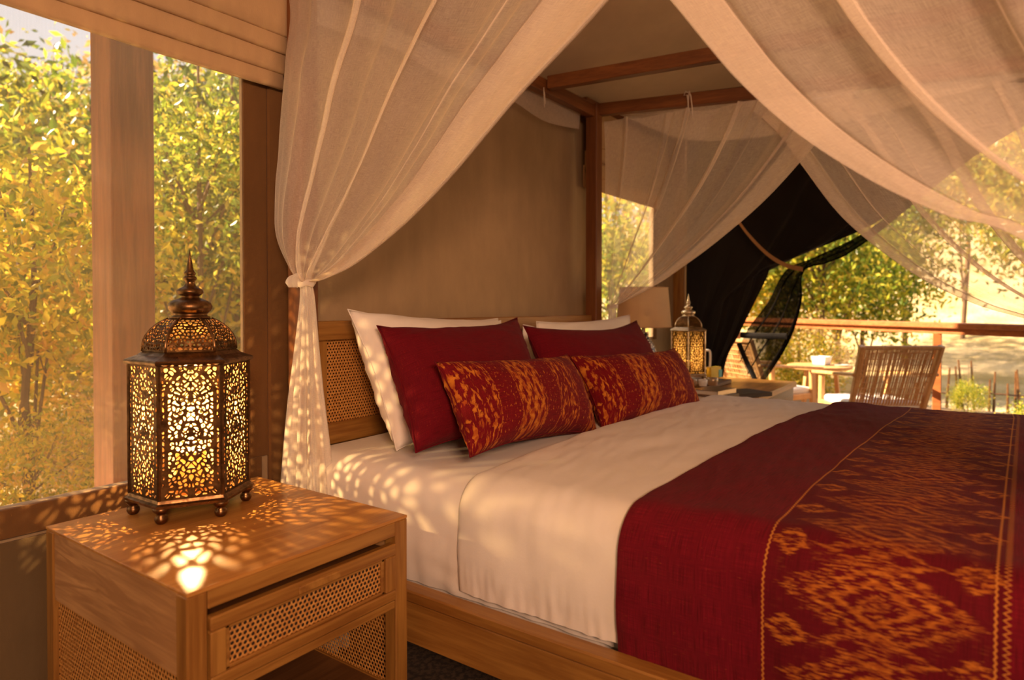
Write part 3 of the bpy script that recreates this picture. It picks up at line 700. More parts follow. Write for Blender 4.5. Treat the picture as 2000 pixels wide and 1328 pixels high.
L1=thing('lantern','large aged brass fretwork lantern lit on the near teak nightstand','lantern',lc,math.atan2(-lc.y,-lc.x)+math.pi/6)
lantern(L1,.146,1.0,(BRASS,BRASSI,BRASS),3,inner=INNER)
candle('lit wax candle inside the large brass lantern on the nightstand',(lc.x,lc.y,TZ+.0585),1.12,15)
# ------------------------------------------------------------------ mosquito nets
def drape(name,A,B,mat,parent,ns,nt,nrm,k=5,amp=.03,over=1.2,hem=0,seed=0,tail=.35,hemw=.10,gather=None,wob=.006,solidt=0):
    """cloth between two edge curves; threads run A->B in s, folded back on itself at the B edge (hem)"""
    A=spline(A,nt);B=spline(B,nt);nrm=V(nrm).normalized(); rnd=random.Random(seed); ph=[rnd.uniform(0,6.28) for _ in range(8)]
    qs=[(q/(ns-1),0) for q in range(ns)]
    for h in range(hem):
        m=max(6,int(ns*hemw*1.6)); a,b=(1,1-hemw) if h%2==0 else (1-hemw,1)
        qs+=[(a+(b-a)*i/(m-1),h+1) for i in range(1,m)]
    VV=[];UV=[]; W=(A[0]-B[0]).length; L=sum((A[i+1]-A[i]).length for i in range(nt-1)); acc=0; ul=[0]
    for i in range(1,len(qs)): acc+=abs(qs[i][0]-qs[i-1][0]); ul.append(acc)
    for j in range(nt):
        t=j/(nt-1); g=(1-t)**tail
        for i,(q,h) in enumerate(qs):
            d1=ph[0]+.5*math.sin(t*3+ph[1]); d2=ph[2]+.7*math.sin(t*2+ph[3])
            env=math.sin(math.pi*min(1,max(0,q)))**.5 if q<1 else 0
            a1=over/(2*math.pi*k); s=q+env*(a1*.62*math.sin(2*math.pi*k*q+d1)+a1*.5*math.sin(2*math.pi*k*1.73*q+d2)+a1*.16*math.sin(2*math.pi*k*4.3*q+d1*2.3))
            s=min(1,max(0,s)); P=A[j].lerp(B[j],s)
            o=amp*(.12+.88*g)*env*(math.cos(2*math.pi*k*q+d1)*.7+.5*math.cos(2*math.pi*k*1.73*q+d2+.8)+.35*N(q*7,t*2,seed)+.12*math.sin(2*math.pi*k*4.3*q+d2*1.7))
            o+=wob*N(q*9,t*9,seed+3)-h*.006
            VV.append(P+nrm*o); UV.append((ul[i]*W,t*L))
    o=mk(name,VV,gridf(len(qs),nt),mat,parent,uv=UV,smooth=True); return o
def skirt(name,top,r0,pts,mat,parent,n=90,nt=50,k=11,seed=1,am=.30):
    """gathered cloth falling below a tie: pts = [(centre, half width x, half width y), ...]"""
    VV=[];UV=[]; cs=spline([top]+[p[0] for p in pts],nt); ra=spline([(r0,r0,0)]+[(p[1],p[2],0) for p in pts],nt)
    for j in range(nt):
        t=j/(nt-1)
        for i in range(n+1):
            a=2*math.pi*i/n; w_=1+am*(math.sin(k*a+1.3*math.sin(t*2+seed))*.6+.4*math.sin((k*2-3)*a+seed+t*2))*min(1,.35+t*2)+.1*N(math.cos(a)*2,math.sin(a)*2+seed,t*3)
            VV.append(cs[j]+V((math.cos(a)*ra[j].x*w_,math.sin(a)*ra[j].y*w_,0))); UV.append((i/n*.9,t*1.0))
    return mk(name,VV,gridf(n+1,nt),mat,parent,uv=UV,smooth=True)
def band(c,rx,ry,h,mat,parent,name='tie_band',tilt=.2):
    VV=[];n=28;m=8
    for j in range(m):
        b=2*math.pi*j/m
        for i in range(n):
            a=2*math.pi*i/n; rr=1+.12*math.cos(b); VV.append(V(c)+V((math.cos(a)*(rx*rr),math.sin(a)*(ry*rr),math.sin(b)*h*(1+.2*math.sin(a*3))+tilt*rx*math.cos(a)+.003*math.sin(a*5))))
    F=[(j*n+i,j*n+(i+1)%n,((j+1)%m)*n+(i+1)%n,((j+1)%m)*n+i) for j in range(m) for i in range(n)]
    return mk(name,VV,F,mat,parent,smooth=True)
GX=1.37
# near left net
tieA=at(598,552,X=GX-.01); nA=thing('mosquito_net','sheer net curtain gathered and knotted at the near headboard post','curtain',(tieA.x,tieA.y,0))
EA=[V((GX-.02,1.97,PZ)),at(566,0,X=GX-.02),at(556,130,X=GX-.03),at(545,270,X=GX-.045),at(536,400,X=GX-.055),at(543,470,X=GX-.045),at(568,530,X=GX-.02),tieA+V((-.008,.012,.0))]
EB=[at(1430,-265,X=GX),at(1310,-128,X=GX),at(1190,0,X=GX),at(1100,98,X=GX),at(1000,205,X=GX),at(900,325,X=GX),at(800,430,X=GX-.005),at(700,512,X=GX-.015),at(640,543,X=GX-.02),tieA+V((.008,-.018,.0))]
drape('net_panel',EA,EB,NET,nA,170,120,(1,.25,0),4,.045,1.12,2,seed=4,hemw=.13)
skirt('net_skirt',tieA,.018,[(tieA+V((.0,-.008,-.06)),.036,.052),(tieA+V((.0,-.005,-.25)),.055,.088),(tieA+V((-.005,-.01,-.60)),.075,.122),(tieA+V((-.01,-.01,-1.17)),.08,.13)],NETD,nA,am=.34)
band(tieA+V((0,0,.0)),.026,.032,.011,NETD,nA)
skirt('net_ruffle',tieA+V((-.01,.02,.03)),.012,[(tieA+V((-.02,.035,.015)),.026,.030),(tieA+V((-.015,.035,-.015)),.020,.026)],NETD,nA,40,12,5,4,.2)
# near right net, tied at the foot post off to the right
GR=1.39
nB=thing('mosquito_net','sheer net curtain sweeping across the upper right in front of the bed','curtain',(GR,-.2,0))
tieB=V((GR,-.36,1.02))
EA2=[at(1120,-215,X=GR),at(1215,-110,X=GR),at(1310,0,X=GR),at(1380,85,X=GR),at(1450,165,X=GR),at(1560,262,X=GR),at(1700,352,X=GR),at(1850,422,X=GR),at(2000,470,X=GR),tieB+V((0,.02,0))]
EB2=[V((GR,-.40,PZ-.05)),V((GR,-.41,1.9)),V((GR,-.40,1.5)),V((GR,-.385,1.2)),tieB+V((0,-.02,0))]
drape('net_panel',EB2,EA2,NET,nB,150,110,(1,-.1,0),3,.05,1.2,2,seed=11,hemw=.09)
skirt('net_skirt',tieB,.018,[(tieB+V((0,0,-.3)),.05,.07),(tieB+V((-.05,0,-.9)),.06,.09)],NETD,nB)
band(tieB,.026,.032,.011,NETD,nB)
# far left net
GF=FX+.01
tieC=at(1196,598,X=GF+.0); nC=thing('mosquito_net','sheer net curtain tied back low beside the far headboard post','curtain',(tieC.x,tieC.y,0))
EC=[V((GF+.02,PY-.05,PZ-.10)),at(1182,300,X=GF+.02),at(1182,450,X=GF+.02),at(1186,560,X=GF+.01),tieC+V((0,.015,0))]
ED=[at(1680,168,X=GF+.10),at(1604,268,X=GF+.08),at(1500,385,X=GF+.06),at(1400,472,X=GF+.03),at(1300,545,X=GF+.01),at(1230,584,X=GF),tieC+V((0,-.015,0))]
drape('net_panel',EC,ED,NET,nC,130,90,(1,.1,0),4,.05,1.35,1,seed=21,hemw=.09)
skirt('net_skirt',tieC,.018,[(tieC+V((0,0,-.06)),.03,.035),(tieC+V((0,.01,-.3)),.045,.05),(tieC+V((0.01,.02,-.75)),.05,.055)],NETD,nC)
band(tieC,.026,.030,.011,NETD,nC)
# far right net
nD=thing('mosquito_net','sheer net curtain on the far side sweeping down towards the deck rail','curtain',(GF+.2,-.3,0))
tieD=V((GF+.15,-.55,.95))
EE=[at(1440,190,X=GF+.09),at(1520,262,X=GF+.10),at(1565,322,X=GF+.11),at(1650,430,X=GF+.12),at(1780,532,X=GF+.13),at(1900,592,X=GF+.14),at(2000,622,X=GF+.15),tieD+V((0,.02,0))]
EG=[V((GF+.3,-.45,2.12)),V((GF+.28,-.5,1.7)),V((GF+.2,-.52,1.3)),tieD+V((0,-.02,0))]
drape('net_panel',EG,EE,NET,nD,140,90,(1,-.1,0),5,.05,1.45,1,seed=31,hemw=.07)
skirt('net_skirt',tieD,.018,[(tieD+V((0,0,-.3)),.05,.06),(tieD+V((0,0,-.85)),.06,.07)],NETD,nD)
band(tieD,.026,.030,.011,NETD,nD)
# net valance that hangs behind the far rail and under the head rail
nV=thing('net_valance','short net valance sagging from the far canopy rail','curtain',(GF+.05,1.2,2.0))
tp=[p0+drail*(yy-p0.y)+V((.03,0,-.02)) for yy in np.linspace(1.84,-.3,8).tolist()]
bt=[at(x,y,X=GF+.12) for x,y in ((1180,214),(1240,236),(1300,262),(1370,275),(1440,272),(1520,262),(1640,240),(1800,200))]
drape('net_panel',tp,bt,NET,nV,24,120,(1,.1,0),1,.012,.6,0,seed=5,tail=.0,wob=.01)
nW=thing('net_valance','narrow net strip hanging under the head-end canopy rail against the canvas wall','curtain',(2.9,1.9,2.1))
drape('net_panel',[V((x,1.912,PZ-.03)) for x in np.linspace(NX+.1,FX-.08,6).tolist()],[V((x,1.925,PZ-.17-.02*math.sin(x*9))) for x in np.linspace(NX+.1,FX-.08,6).tolist()],NET,nW,14,100,(0,1,0),1,.006,.5,0,seed=8,tail=0)
# tied cords on the far rail
kp=at(1352,200,X=GF+.06)
cc=thing('knotted_string','small white cord knotted around the far canopy rail','string',kp+V((0,0,-.06)))
v,f=join(tubed([kp+V((-.045,0,.05)),kp+V((-.05,.004,.0)),kp+V((-.045,.006,-.05))],.004,6),tubed([kp+V((-.05,0,.045)),kp+V((-.055,-.012,.02)),kp+V((-.05,-.018,-.04)),kp+V((-.05,-.022,-.10))],.0035,6),tubed([kp+V((-.05,.004,.04)),kp+V((-.055,.016,.05)),kp+V((-.05,.028,.03)),kp+V((-.05,.01,.03)),kp+V((-.05,.0,-.06))],.003,6)); mk('string_strands',v,f,NETD,cc,smooth=True)
kq=at(1062,190,Y=1.83)
cc=thing('knotted_string','tiny white cord knotted at the joint of the two canopy rails','string',kq+V((0,0,-.05)))
v,f=join(tubed([kq+V((0,0,.05)),kq+V((.004,0,.0)),kq+V((.002,-.004,-.05))],.003,6),tubed([kq+V((.006,0,.03)),kq+V((.012,0,-.0)),kq+V((.010,-.004,-.03))],.0025,6)); mk('string_strands',v,f,NETD,cc,smooth=True)
# ------------------------------------------------------------------ doorway drapes
DX=XW-.04
t=thing('door_drape','black canvas door drape pulled aside behind the far lantern','curtain',(DX,1.4,0))
A=[V((DX,1.90,2.6)),V((DX,1.90,1.8)),V((DX,1.90,1.0)),V((DX,1.90,.02))]
B=[V((DX-.02,-1.3,2.6)),at(2000,222,X=DX),at(1850,338,X=DX),at(1712,434,X=DX),at(1610,478,X=DX),at(1520,500,X=DX),at(1494,550,X=DX),at(1445,650,X=DX),at(1415,720,X=DX),V((DX,at(1400,720,X=DX).y,.02))]
drape('drape_panel',A,B,BLACK,t,90,110,(1,0,0),3,.02,.7,0,seed=2,tail=.0)
t2=thing('mesh_drape','black see-through mesh drape gathered by a strap in the tent doorway','curtain',(DX-.04,1.0,.4))
A=[V((DX-.03,-1.2,2.62)),at(2000,208,X=DX-.04),at(1720,432,X=DX-.04),at(1600,498,X=DX-.05),at(1535,528,X=DX-.06),at(1500,590,X=DX-.05),at(1462,640,X=DX-.05),at(1445,676,X=DX-.05),at(1440,690,X=DX-.05)]
B=[V((DX-.03,-1.3,2.55)),at(2000,246,X=DX-.04),at(1690,474,X=DX-.04),at(1620,512,X=DX-.05),at(1569,530,X=DX-.06),at(1566,590,X=DX-.05),at(1545,660,X=DX-.05),at(1510,720,X=DX-.05),at(1478,764,X=DX-.05)]
drape('mesh_panel',A,B,BNET,t2,70,100,(1,0,0),3,.035,1.5,1,seed=6,tail=.0,hemw=.12)
v,f=tubed([at(x,y,X=DX-.09) for x,y in ((1447,654),(1480,656),(1536,657))],.022,8); mk('hem_band',v,f,BLACK,t2)
v,f=tubed([at(x,y,X=DX-.09) for x,y in ((1443,670),(1455,700),(1472,735),(1481,762))],.018,8); mk('hem_band',v,f,BLACK,t2)
t3=thing('drape_strap','brown webbing strap holding back the black mesh drape','strap',at(1567,527,X=DX-.1))
sp=spline([at(x,y,X=DX-.11) for x,y in ((1436,424),(1465,462),(1500,497),(1535,518),(1568,526))],24)
VV=[];
for p in sp: VV+=[p+V((0,0,.016)),p+V((.003,0,-.016)),p+V((-.004,0,-.016)),p+V((-.004,0,.016))]
F=[[i*4+k,i*4+(k+1)%4,(i+1)*4+(k+1)%4,(i+1)*4+k] for i in range(23) for k in range(4)]; mk('strap_tape',VV,F,TAPE,t3)
# ------------------------------------------------------------------ far bedside table and the things on it
TB=.64
fx_=FX+.12
ft=thing('bedside_table','low teak bedside table crowded with books at the far side of the bed','nightstand',((fx_+4.72)/2,1.45,0))
box('table_top',fx_,4.72,1.02,1.93,TB-.035,TB,WTOP,ft,.004)
for x in (fx_+.02,4.65):
    for y in (1.05,1.85): box('leg',x,x+.05,y,y+.05,0,TB-.036,WOODZ,ft,.003)
box('apron',fx_+.03,4.69,1.035,1.06,TB-.20,TB-.037,DARKW,ft,.002)
box('apron',fx_+.025,fx_+.045,1.10,1.84,TB-.20,TB-.037,DARKW,ft,.002)
def rot_box(name,c,sx,sy,sz,rz,mat,parent,bev=.003):
    v,f=boxd(-sx/2,sx/2,-sy/2,sy/2,0,sz,bev); m_=Matrix.Rotation(rz,3,'Z'); return mk(name,[m_@p+V(c) for p in v],f,mat,parent)
def book(label,px,py,z,sx,sy,sz,rz,cov,group=None):
    c=at(px,py,Z=z); t=thing('book',label,'book',c,0,group)
    rot_box('pages',(c.x,c.y,z+.003),sx-.012,sy-.010,sz-.006,rz,PAPER,t,.001)
    rot_box('cover',(c.x,c.y,z),sx,sy,.003,rz,cov,t,.0); rot_box('cover',(c.x,c.y,z+sz-.003),sx,sy,.003,rz,cov,t,.0)
    m_=Matrix.Rotation(rz,3,'Z'); q=m_@V((0,-sy/2+.002,0))+V(c); rot_box('spine',(q.x,q.y,z),sx,.004,sz,rz,cov,t,.001); return t
bt_=TB+.0008
book('pale tan book lying flat at the near edge of the far bedside table','x' and 1392,782,bt_,.24,.17,.035,-.25,DARKW)
book('dark-covered book lying beside the stack near the mesh drape',1450,772,bt_,.26,.19,.022,-.5,LEATH)
book('tan wooden-looking book on top of the stack next to the small tins',1395,768,bt_+.036,.21,.15,.026,-.15,GLASSD)
lc2=at(1344,741,Z=TB+.03)
box('lantern_tray',lc2.x-.16,lc2.x+.20,lc2.y-.22,lc2.y+.14,TB+.001,TB+.028,DARKW,None,.005); tag(bpy.data.objects['lantern_tray'],'flat dark wooden tray under the small pale lantern','tray')
L2=thing('lantern','smaller pale gilt lantern with amber glass on the far bedside table','lantern',(lc2.x,lc2.y,TB+.0285),math.atan2(-lc2.y,-lc2.x))
lantern(L2,.150,.80,(PALEB,BRASSI,PALEB),8,.6,glass=True,pt=.020,th=.0052)
candle('lit candle inside the smaller pale lantern by the doorway drape',(lc2.x,lc2.y,TB+.076),.85,2)
def cup(name,label,px,py,z,prof,mat,cat,group=None):
    c=at(px,py,Z=z); t=thing(name,label,cat,c,0,group); v,f=lathed(prof,20,c); mk('body',v,f,mat,t,smooth=True); return t,c
TT=TB+.0285
open_cup=lambda r,h:[(0,r*.8),(.002,r*.86),(h*.6,r),(h,r*1.05),(h,r*.97),(h*.6,r*.9),(.006,r*.75),(.006,0.001)]
cup('small_tin','small round metal tin just below the pale lantern, leftmost of the tins',1352,752,TT,open_cup(.028,.035),GLASSD,'tin')
cup('small_tin','metal tin with a bright rim beside the yellow box',1392,752,TT,open_cup(.032,.045),GLASSD,'tin')
cup('glass_cup','small pale cup in front of the lantern, between the two tins',1373,754,TT,open_cup(.026,.04),CERW,'cup')
c=at(1394,738,Z=TT+.0); t=thing('card_box','small yellow carton with a teal edge behind the metal tins','box',(c.x,c.y,TT)); rot_box('carton',(c.x,c.y,TT),.11,.04,.075,-.3,YEL,t); rot_box('printed_panel',(c.x+.035,c.y-.033,TT+.005),.035,.002,.05,-.3,TEAL,t,0)
c=at(1378,735,Z=TB+.0)+V((.05,.05,0)); t=thing('pitcher','white jug with a squared handle half hidden behind the small lantern','jug',(c.x-.07,c.y+.03,TB+.001))
pc=V((c.x-.07,c.y+.03,TB+.001)); v,f=lathed([(0,.038),(.01,.045),(.10,.05),(.16,.043),(.20,.04),(.215,.046),(.215,.042),(.16,.038),(.02,.04),(.02,.001)],24,pc); mk('body',v,f,CERW,t,smooth=True)
hd=V((.58,-.81,0)); hp=[pc+hd*.045+V((0,0,.18)),pc+hd*.10+V((0,0,.185)),pc+hd*.118+V((0,0,.17)),pc+hd*.118+V((0,0,.09)),pc+hd*.11+V((0,0,.06)),pc+hd*.045+V((0,0,.05))]
v,f=tubed(spline(hp,24),.009,8); mk('handle',v,f,CERW,t,smooth=True)
# table lamp
lp=at(1257,650,Y=1.68); t=thing('table_lamp','table lamp with a burlap shade and black and cream patterned base behind the right cushions','lamp',(lp.x,lp.y,TB+.001))
b0=V((lp.x,lp.y,TB+.001)); v,f=lathed([(0,.055),(.008,.06),(.02,.05),(.06,.065),(.13,.082),(.20,.085),(.26,.07),(.30,.045),(.32,.03),(.345,.03),(.35,.012),(.40,.010)],28,b0); mk('lamp_base',v,f,LBASE,t,smooth=True)
n=40; VV=[];UV=[]; zt,zb=at(1257,562,Y=1.68).z,at(1257,638,Y=1.68).z
for z,r in ((zb,.165),(zt,.145)):
    for i in range(n+1): a=2*math.pi*i/n; VV.append((lp.x+r*math.cos(a),lp.y+r*math.sin(a),z)); UV.append((i/n,z))
mk('lamp_shade',VV,gridf(n+1,2),BURL,t,uv=UV,smooth=True)
for z,r in ((zb,.166),(zt,.146)):
    v,f=tubed([(lp.x+r*math.cos(a),lp.y+r*math.sin(a),z) for a in np.linspace(0,2*math.pi,40).tolist()],.003,5); mk('shade_rim',v,f,BURL,t)
c=at(1240,662,Y=1.50); t=thing('white_pot','white pot standing beside the patterned lamp base','pot',(c.x+.05,1.50,TB+.001))
v,f=lathed([(0,.03),(.01,.04),(.16,.055),(.225,.06),(.235,.062),(.235,.055),(.02,.035),(.02,.001)],22,(c.x+.05,1.50,TB+.001)); mk('body',v,f,CERW,t,smooth=True)
# ------------------------------------------------------------------ deck
dk=thing('deck',None,None,(6.2,.5,-.1)); dk['kind']='structure'
xx=XW+.04; me=None
for i in range(26):
    if me is None: o=box('deck_board',-.068,.068,-3.0,3.0,-.03,0,DECKW,dk,.004,local=True); me=o.data
    else: o=bpy.data.objects.new('deck_board',me); link(o,dk)
    o.location=(xx+.07+.145*i-6.2,-.5,.1)
    o['kind']='structure'
def onr(px,py,s): d_=ray(px,py); return EYE+d_*(s/math.hypot(d_.x,d_.y))
RA=at(1558,627,Z=.995); RB=at(2000,640,Z=.995); rd=(RA-RB).normalized(); ex0=RA+rd*.9; ex1=RB-rd*1.6
rl=thing('deck_railing','reddish timber railing along the outer edge of the sunny deck','railing',((RA.x+RB.x)/2,(RA.y+RB.y)/2,0))
beam('top_rail',ex0,ex1,.13,.045,RAILW,rl,.006); beam('sub_rail',ex0-V((0,0,.045)),ex1-V((0,0,.045)),.05,.045,RAILW,rl,.003)
def rail_at(px):
    d_=ray(px,640); # intersect vertical plane through RA,RB
    n_=V((rd.y,-rd.x,0)); return EYE+d_*((RA-EYE).dot(n_)/d_.dot(n_))
for px in (1440,1831,2150):
    p=rail_at(px); box('railing_post',p.x-.03,p.x+.03,p.y-.03,p.y+.03,0,.93,RAILW,rl,.004)
# deck chairs
def chair(label,loc,rz):
    t=thing('deck_chair',label,'chair',loc,rz)
    def B(n,a,b,wx,wz,m=CHW): return beam(n,a,b,wx,wz,m,t,.006,local=True)
    hw=.27
    for s in (-1,1):
        B('back_leg',(-.24,s*hw,0),(-.22,s*hw,.36),.035,.05)
        B('back_stile',(-.20,s*hw,.34),(-.40,s*(hw+.02),.86),.035,.045)
        B('front_leg',(.27,s*hw,0),(.25,s*hw,.58),.035,.05)
        B('armrest',(.34,s*(hw+.01),.600),(-.33,s*(hw+.015),.64),.075,.024)
        B('seat_rail',(.27,s*hw,.36),(-.26,s*hw,.33),.03,.05)
    B('crossbar',(.26,-hw,.35),(.26,hw,.35),.03,.05); B('crossbar',(-.21,-hw,.36),(-.21,hw,.36),.03,.035)
    B('head_rail',(-.398,-hw-.02,.845),(-.398,hw+.02,.845),.03,.03)
    v,f=boxd(-.22,.29,-hw+.01,hw-.01,.365,.425,.025,3); mk('seat_cushion',v,f,CUSHW,t,local=True,smooth=True)
    parts=[];rnd=random.Random(5)
    n=46
    for i in range(n):
        y=-hw+.02+(2*hw-.04)*i/(n-1); j=rnd.uniform(-.004,.004)
        parts.append(tubed([(-.218+.006*(i%2),y,.40),(-.30+.008*math.sin(i*2.1),y+j,.61),(-.39,y*1.03,.835)],.0048,5))
    mk('woven_back',*join(*parts),CHW,t,local=True)['kind']='stuff'
    parts=[tubed([(-.222-.0026*0-.385*k/10*.46,-hw+.01,.40+.045*k),(-.222-.385*k/10*.46-.006,0,.40+.045*k),(-.222-.385*k/10*.46,hw-.01,.40+.045*k)],.0035,5) for k in range(0,10)]
    mk('back_binding',*join(*parts),CHW,t,local=True)['kind']='stuff'
    return t
c1=at(1702,700,X=5.85); chair('woven-back wooden armchair on the deck, seen from behind in front of the railing',(c1.x,c1.y,0),R(36))
d_=ray(1500,700); c2=EYE+d_*6.0; chair('wooden armchair on the deck seen through the black mesh drape',(c2.x,c2.y,0),R(-38))
tc_=at(1600,712,Z=.60); tt=thing('deck_table','small pale round wooden table between the two deck chairs','table',(tc_.x,tc_.y,0))
v,f=lathed([(.565,.26),(.57,.275),(.592,.28),(.597,.27)],36,(tc_.x,tc_.y,0)); mk('table_top',v,f,CHW,tt)
for a in (.4,2.5,4.6):
    beam('leg',(tc_.x+.20*math.cos(a),tc_.y+.20*math.sin(a),0),(tc_.x+.14*math.cos(a),tc_.y+.14*math.sin(a),.566),.035,.035,CHW,tt)
t=thing('white_bowl','small white square-sided bowl on the deck table','bowl',(tc_.x,tc_.y,.598))
v,f=lathed([(0,.07),(.01,.08),(.075,.092),(.08,.09),(.075,.082),(.02,.07),(.02,.001)],4,(tc_.x,tc_.y-.02,.598),.5); mk('body',v,f,CERW,t)
t=thing('saucer','pale saucer lying on the deck table beside the bowl','saucer',(tc_.x+.02,tc_.y-.19,.598))
v,f=lathed([(0,.04),(.006,.06),(.012,.07),(.010,.06),(.006,.001)],20,(tc_.x+.0,tc_.y-.19,.598)); mk('dish',v,f,CERW,t,smooth=True)
# ------------------------------------------------------------------ outdoors
def gz(x,y):
    r=math.hypot(x,y); z=-.42+.035*max(0,r-8)+.17*max(0,r-20)+.10*N(x*.25,y*.25)*min(1,r/6)
    return z+.9*N(x*.05,y*.05,4)*min(1,max(0,r-12)/10)
VV=[];na,nr=150,70
for j in range(nr):
    r=3.0*(60/3.0)**(j/(nr-1))
    for i in range(na):
        a=-.9+3.6*i/(na-1); x,y=r*math.cos(a),r*math.sin(a); z=gz(x,y); 
        if x<XW+4 and y<WY+.1: z=min(z,-.5)
        VV.append((x,y,z))
g=mk('ground_terrain',VV,[q[::-1] for q in gridf(na,nr)],GROUND,smooth=True); g['kind']='structure'
def leafmesh(name,mat,n,size,seed,clusters=34,flat=.8):
    rnd=np.random.default_rng(seed); C=rnd.normal(size=(clusters,3)); C/=np.linalg.norm(C,axis=1)[:,None]; C*=(rnd.uniform(.25,1,clusters)**.5)[:,None]*.8; C[:,2]*=flat
    c=C[rnd.integers(0,clusters,n)]+rnd.normal(size=(n,3))*.16
    d=rnd.normal(size=(n,3)); d/=np.linalg.norm(d,axis=1)[:,None]; e=np.cross(d,rnd.normal(size=(n,3))); e/=np.linalg.norm(e,axis=1)[:,None]
    s=size*rnd.uniform(.6,1.3,(n,1)); nn=np.cross(d,e)
    P=np.stack([c-d*s,c+e*s*.45+nn*s*.1,c+d*s,c-e*s*.45+nn*s*.1],1).reshape(-1,3)
    me=bpy.data.meshes.new(name); me.from_pydata(P.tolist(),[],[(4*i,4*i+1,4*i+2,4*i+3) for i in range(n)]); me.materials.append(mat); me.update(); return me,C
KL={'y':leafmesh('foliage_yellow',LY,7000,.034,1),'g':leafmesh('foliage_green',LG,7500,.032,2),'d':leafmesh('foliage_dark',LD,7500,.032,3),'r':leafmesh('foliage_dry',LDRY,3500,.03,4),
    'Y':leafmesh('foliage_big_yellow',LY,5500,.036,6)}
def trunkdata(C,seed,th=.03):
    rnd=random.Random(seed); ps=[tubed([(0,0,-1.0),(rnd.uniform(-.05,.05),.03,-.5),(rnd.uniform(-.1,.1),0,0),(0,0,.5)],[th,th*.85,th*.6,th*.25],7)]
    for c in C[:9]: c=V(c); ps.append(tubed([(0,0,min(.3,c.z)-.35),c*.5+V((0,0,-.08)),c],[th*.45,th*.3,th*.1],5))
    return join(*ps)
TRK={}
for k,(me,C) in KL.items():
    v,f=trunkdata(C,ord(k)); m_=bpy.data.meshes.new('trunk_'+k); m_.from_pydata([tuple(p) for p in v],[],f); m_.materials.append(BARK); m_.update(); TRK[k]=m_
def tree(name,label,cat,px,s,kind,r,h,zc=None,group=None,rz=0.):
    """crown centre above the ground at h, crown radius r"""
    p=onr(px,597,s); z0=gz(p.x,p.y); t=thing(name,label,cat,(p.x,p.y,z0-.05),rz,group)
    o=bpy.data.objects.new('foliage',KL[kind][0]); link(o,t); o.location=(0,0,h); o.scale=(r,r,r*1.05); o['kind']='stuff'
    o=bpy.data.objects.new('trunk',TRK[kind]); link(o,t); o.location=(0,0,h); o.scale=(r,r,max(r,h+.05)); return t
G1='woods beyond the left screen window'
UN='tree hidden in the depth of the woods beyond the left screen window'
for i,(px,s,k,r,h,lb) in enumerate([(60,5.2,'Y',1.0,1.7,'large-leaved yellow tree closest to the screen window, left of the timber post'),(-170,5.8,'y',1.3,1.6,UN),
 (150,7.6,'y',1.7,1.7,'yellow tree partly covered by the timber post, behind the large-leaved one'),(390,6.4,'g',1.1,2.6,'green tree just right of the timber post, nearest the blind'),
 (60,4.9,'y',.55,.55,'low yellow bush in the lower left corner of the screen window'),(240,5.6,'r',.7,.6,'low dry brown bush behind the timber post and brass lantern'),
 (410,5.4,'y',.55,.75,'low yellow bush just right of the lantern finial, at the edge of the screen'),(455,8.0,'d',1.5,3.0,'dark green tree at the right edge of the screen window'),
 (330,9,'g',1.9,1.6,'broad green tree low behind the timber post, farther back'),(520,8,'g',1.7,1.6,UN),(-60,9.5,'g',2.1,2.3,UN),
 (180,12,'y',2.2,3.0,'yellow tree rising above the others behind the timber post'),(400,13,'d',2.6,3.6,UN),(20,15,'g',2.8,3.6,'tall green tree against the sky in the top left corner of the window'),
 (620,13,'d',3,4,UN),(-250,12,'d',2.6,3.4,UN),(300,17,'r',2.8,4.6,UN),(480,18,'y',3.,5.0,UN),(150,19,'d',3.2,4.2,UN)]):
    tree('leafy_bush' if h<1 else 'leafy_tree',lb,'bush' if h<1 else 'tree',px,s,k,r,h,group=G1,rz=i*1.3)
for i,(x,y,k,r,h) in enumerate([(-1.2,5.6,'g',1.5,4.3),(-2.6,6.4,'d',1.9,4.6),(.1,7.0,'d',1.6,5.6),(-1.0,8.2,'g',2.0,6.2),(-3.8,5.2,'g',1.8,3.6),(-.4,4.9,'d',1.1,4.9),(-1.9,7.2,'d',1.8,5.6)]):  # unseen trees added towards the sun so only dapples come through the window
    t=thing('leafy_tree','unseen tall tree added left of the screen window to break up the sun','tree',(x,y,-.5),i*1.1,'unseen trees added beside the tent to dapple the sun')
    o=bpy.data.objects.new('foliage',KL[k][0]); link(o,t); o.location=(0,0,h); o.scale=(r,r,r); o['kind']='stuff'
    o=bpy.data.objects.new('trunk',TRK[k]); link(o,t); o.location=(0,0,h); o.scale=(r,r,h)
tree('leafy_tree','green tree nearest to the small window behind the far bed net','tree',1230,9,'g',1.7,1.6)
tree('leafy_tree','yellow tree farther back outside the small window behind the far bed net','tree',1340,12,'y',2.4,3.0,rz=1.7)
G2='trees on the dry slope beyond the deck railing'
UN='distant tree far up the dry slope, seen only through the nets'
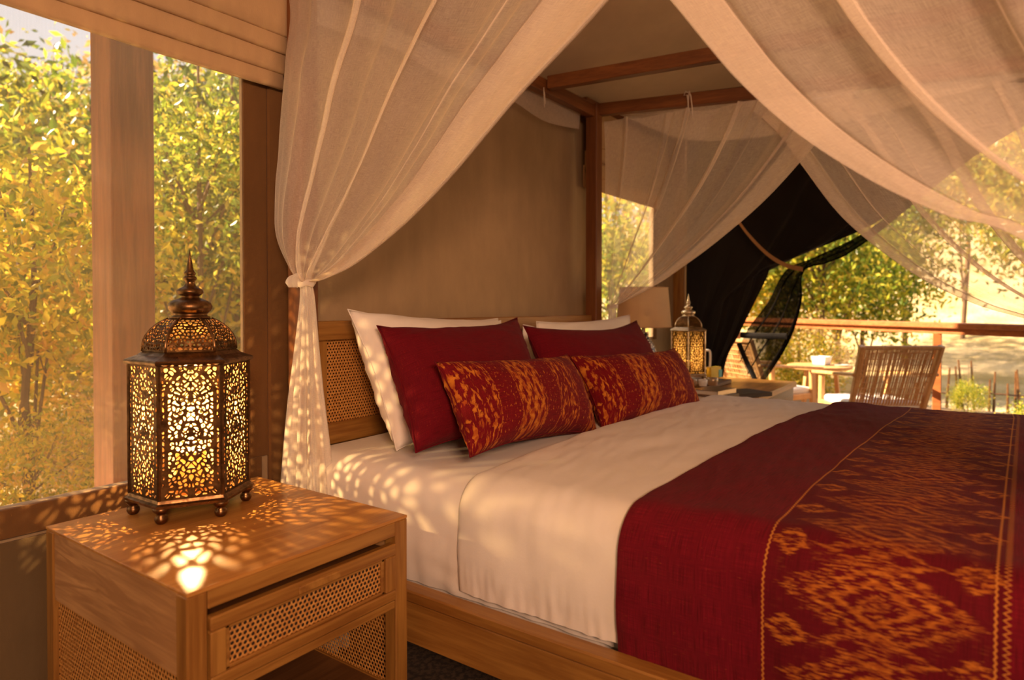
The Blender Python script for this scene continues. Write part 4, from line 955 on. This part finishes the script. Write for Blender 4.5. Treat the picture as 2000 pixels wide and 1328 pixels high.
for i,(px,s,k,r,h,lb) in enumerate([(1610,11.5,'g',1.35,2.3,'dense green tree above the round deck table, beside the black mesh drape'),(1690,12.5,'g',1.35,1.9,'green tree directly above the woven chair back, just beyond the railing'),
 (1540,13.5,'y',1.5,1.8,'yellow tree partly behind the black mesh drape'),(1640,15,'d',1.8,3.0,'dark tree behind the two green trees beyond the railing'),(1770,17,'g',1.9,4.2,'slender-trunked tree above the railing post, seen through the far net'),
 (1880,21,'g',2.1,4.9,UN),(2010,19,'y',2.1,4.4,'yellow tree at the right picture edge, seen through the nets'),(1500,17,'d',2.6,3.4,'dark tree hidden behind the black drapes'),(2120,15,'g',1.9,3.2,'tree just outside the right picture edge'),(1950,34,'d',2.8,6.4,UN),(1790,36,'g',3.2,6.6,UN)]):
    tree('leafy_tree',lb,'tree',px,s,k,r,h,group=G2,rz=i*2.1)
tree('garden_bush','yellow-green bush low beside the deck railing, left of the round table','bush',1560,9.2,'y',.6,.75)
tree('garden_bush','large-leaved green bush at the lower right beyond the stick fence','bush',2030,8.0,'g',.42,.38)
tree('garden_bush','sparse dry bush between the chair back and the round table','bush',1600,10.5,'r',.6,.9)
tree('garden_bush','slender green plant growing by the stick fence','bush',1893,8.6,'g',.22,.62)
# stick fence
fc=thing('stick_fence','rustic fence of thin upright sticks beyond the deck','fence',onr(1880,700,9.0)*1.0)
fc.location.z=-.5; rnd=random.Random(4)
pa,pb=None,None
for i in range(17):
    px=1790+i*19+rnd.uniform(-5,5); b=onr(px,700,9.0+.03*i); b.z=gz(b.x,b.y)-.05; top=V((b.x+rnd.uniform(-.04,.04),b.y+rnd.uniform(-.07,.07),b.z+rnd.uniform(.62,1.0)))
    v,f=tubed([b,b.lerp(top,.5)+V((rnd.uniform(-.02,.02),rnd.uniform(-.02,.02),0)),top],[.018,.015,.009],6); mk('stake',v,f,DARKW,fc)
    if i==0: pa=b
    pb=b
for hh in (.25,.55):
    v,f=tubed([pa+V((0,0,hh)),pa.lerp(pb,.5)+V((0,0,hh+.02)),pb+V((0,0,hh-.02))],.009,5); mk('cross_stick',v,f,DARKW,fc)
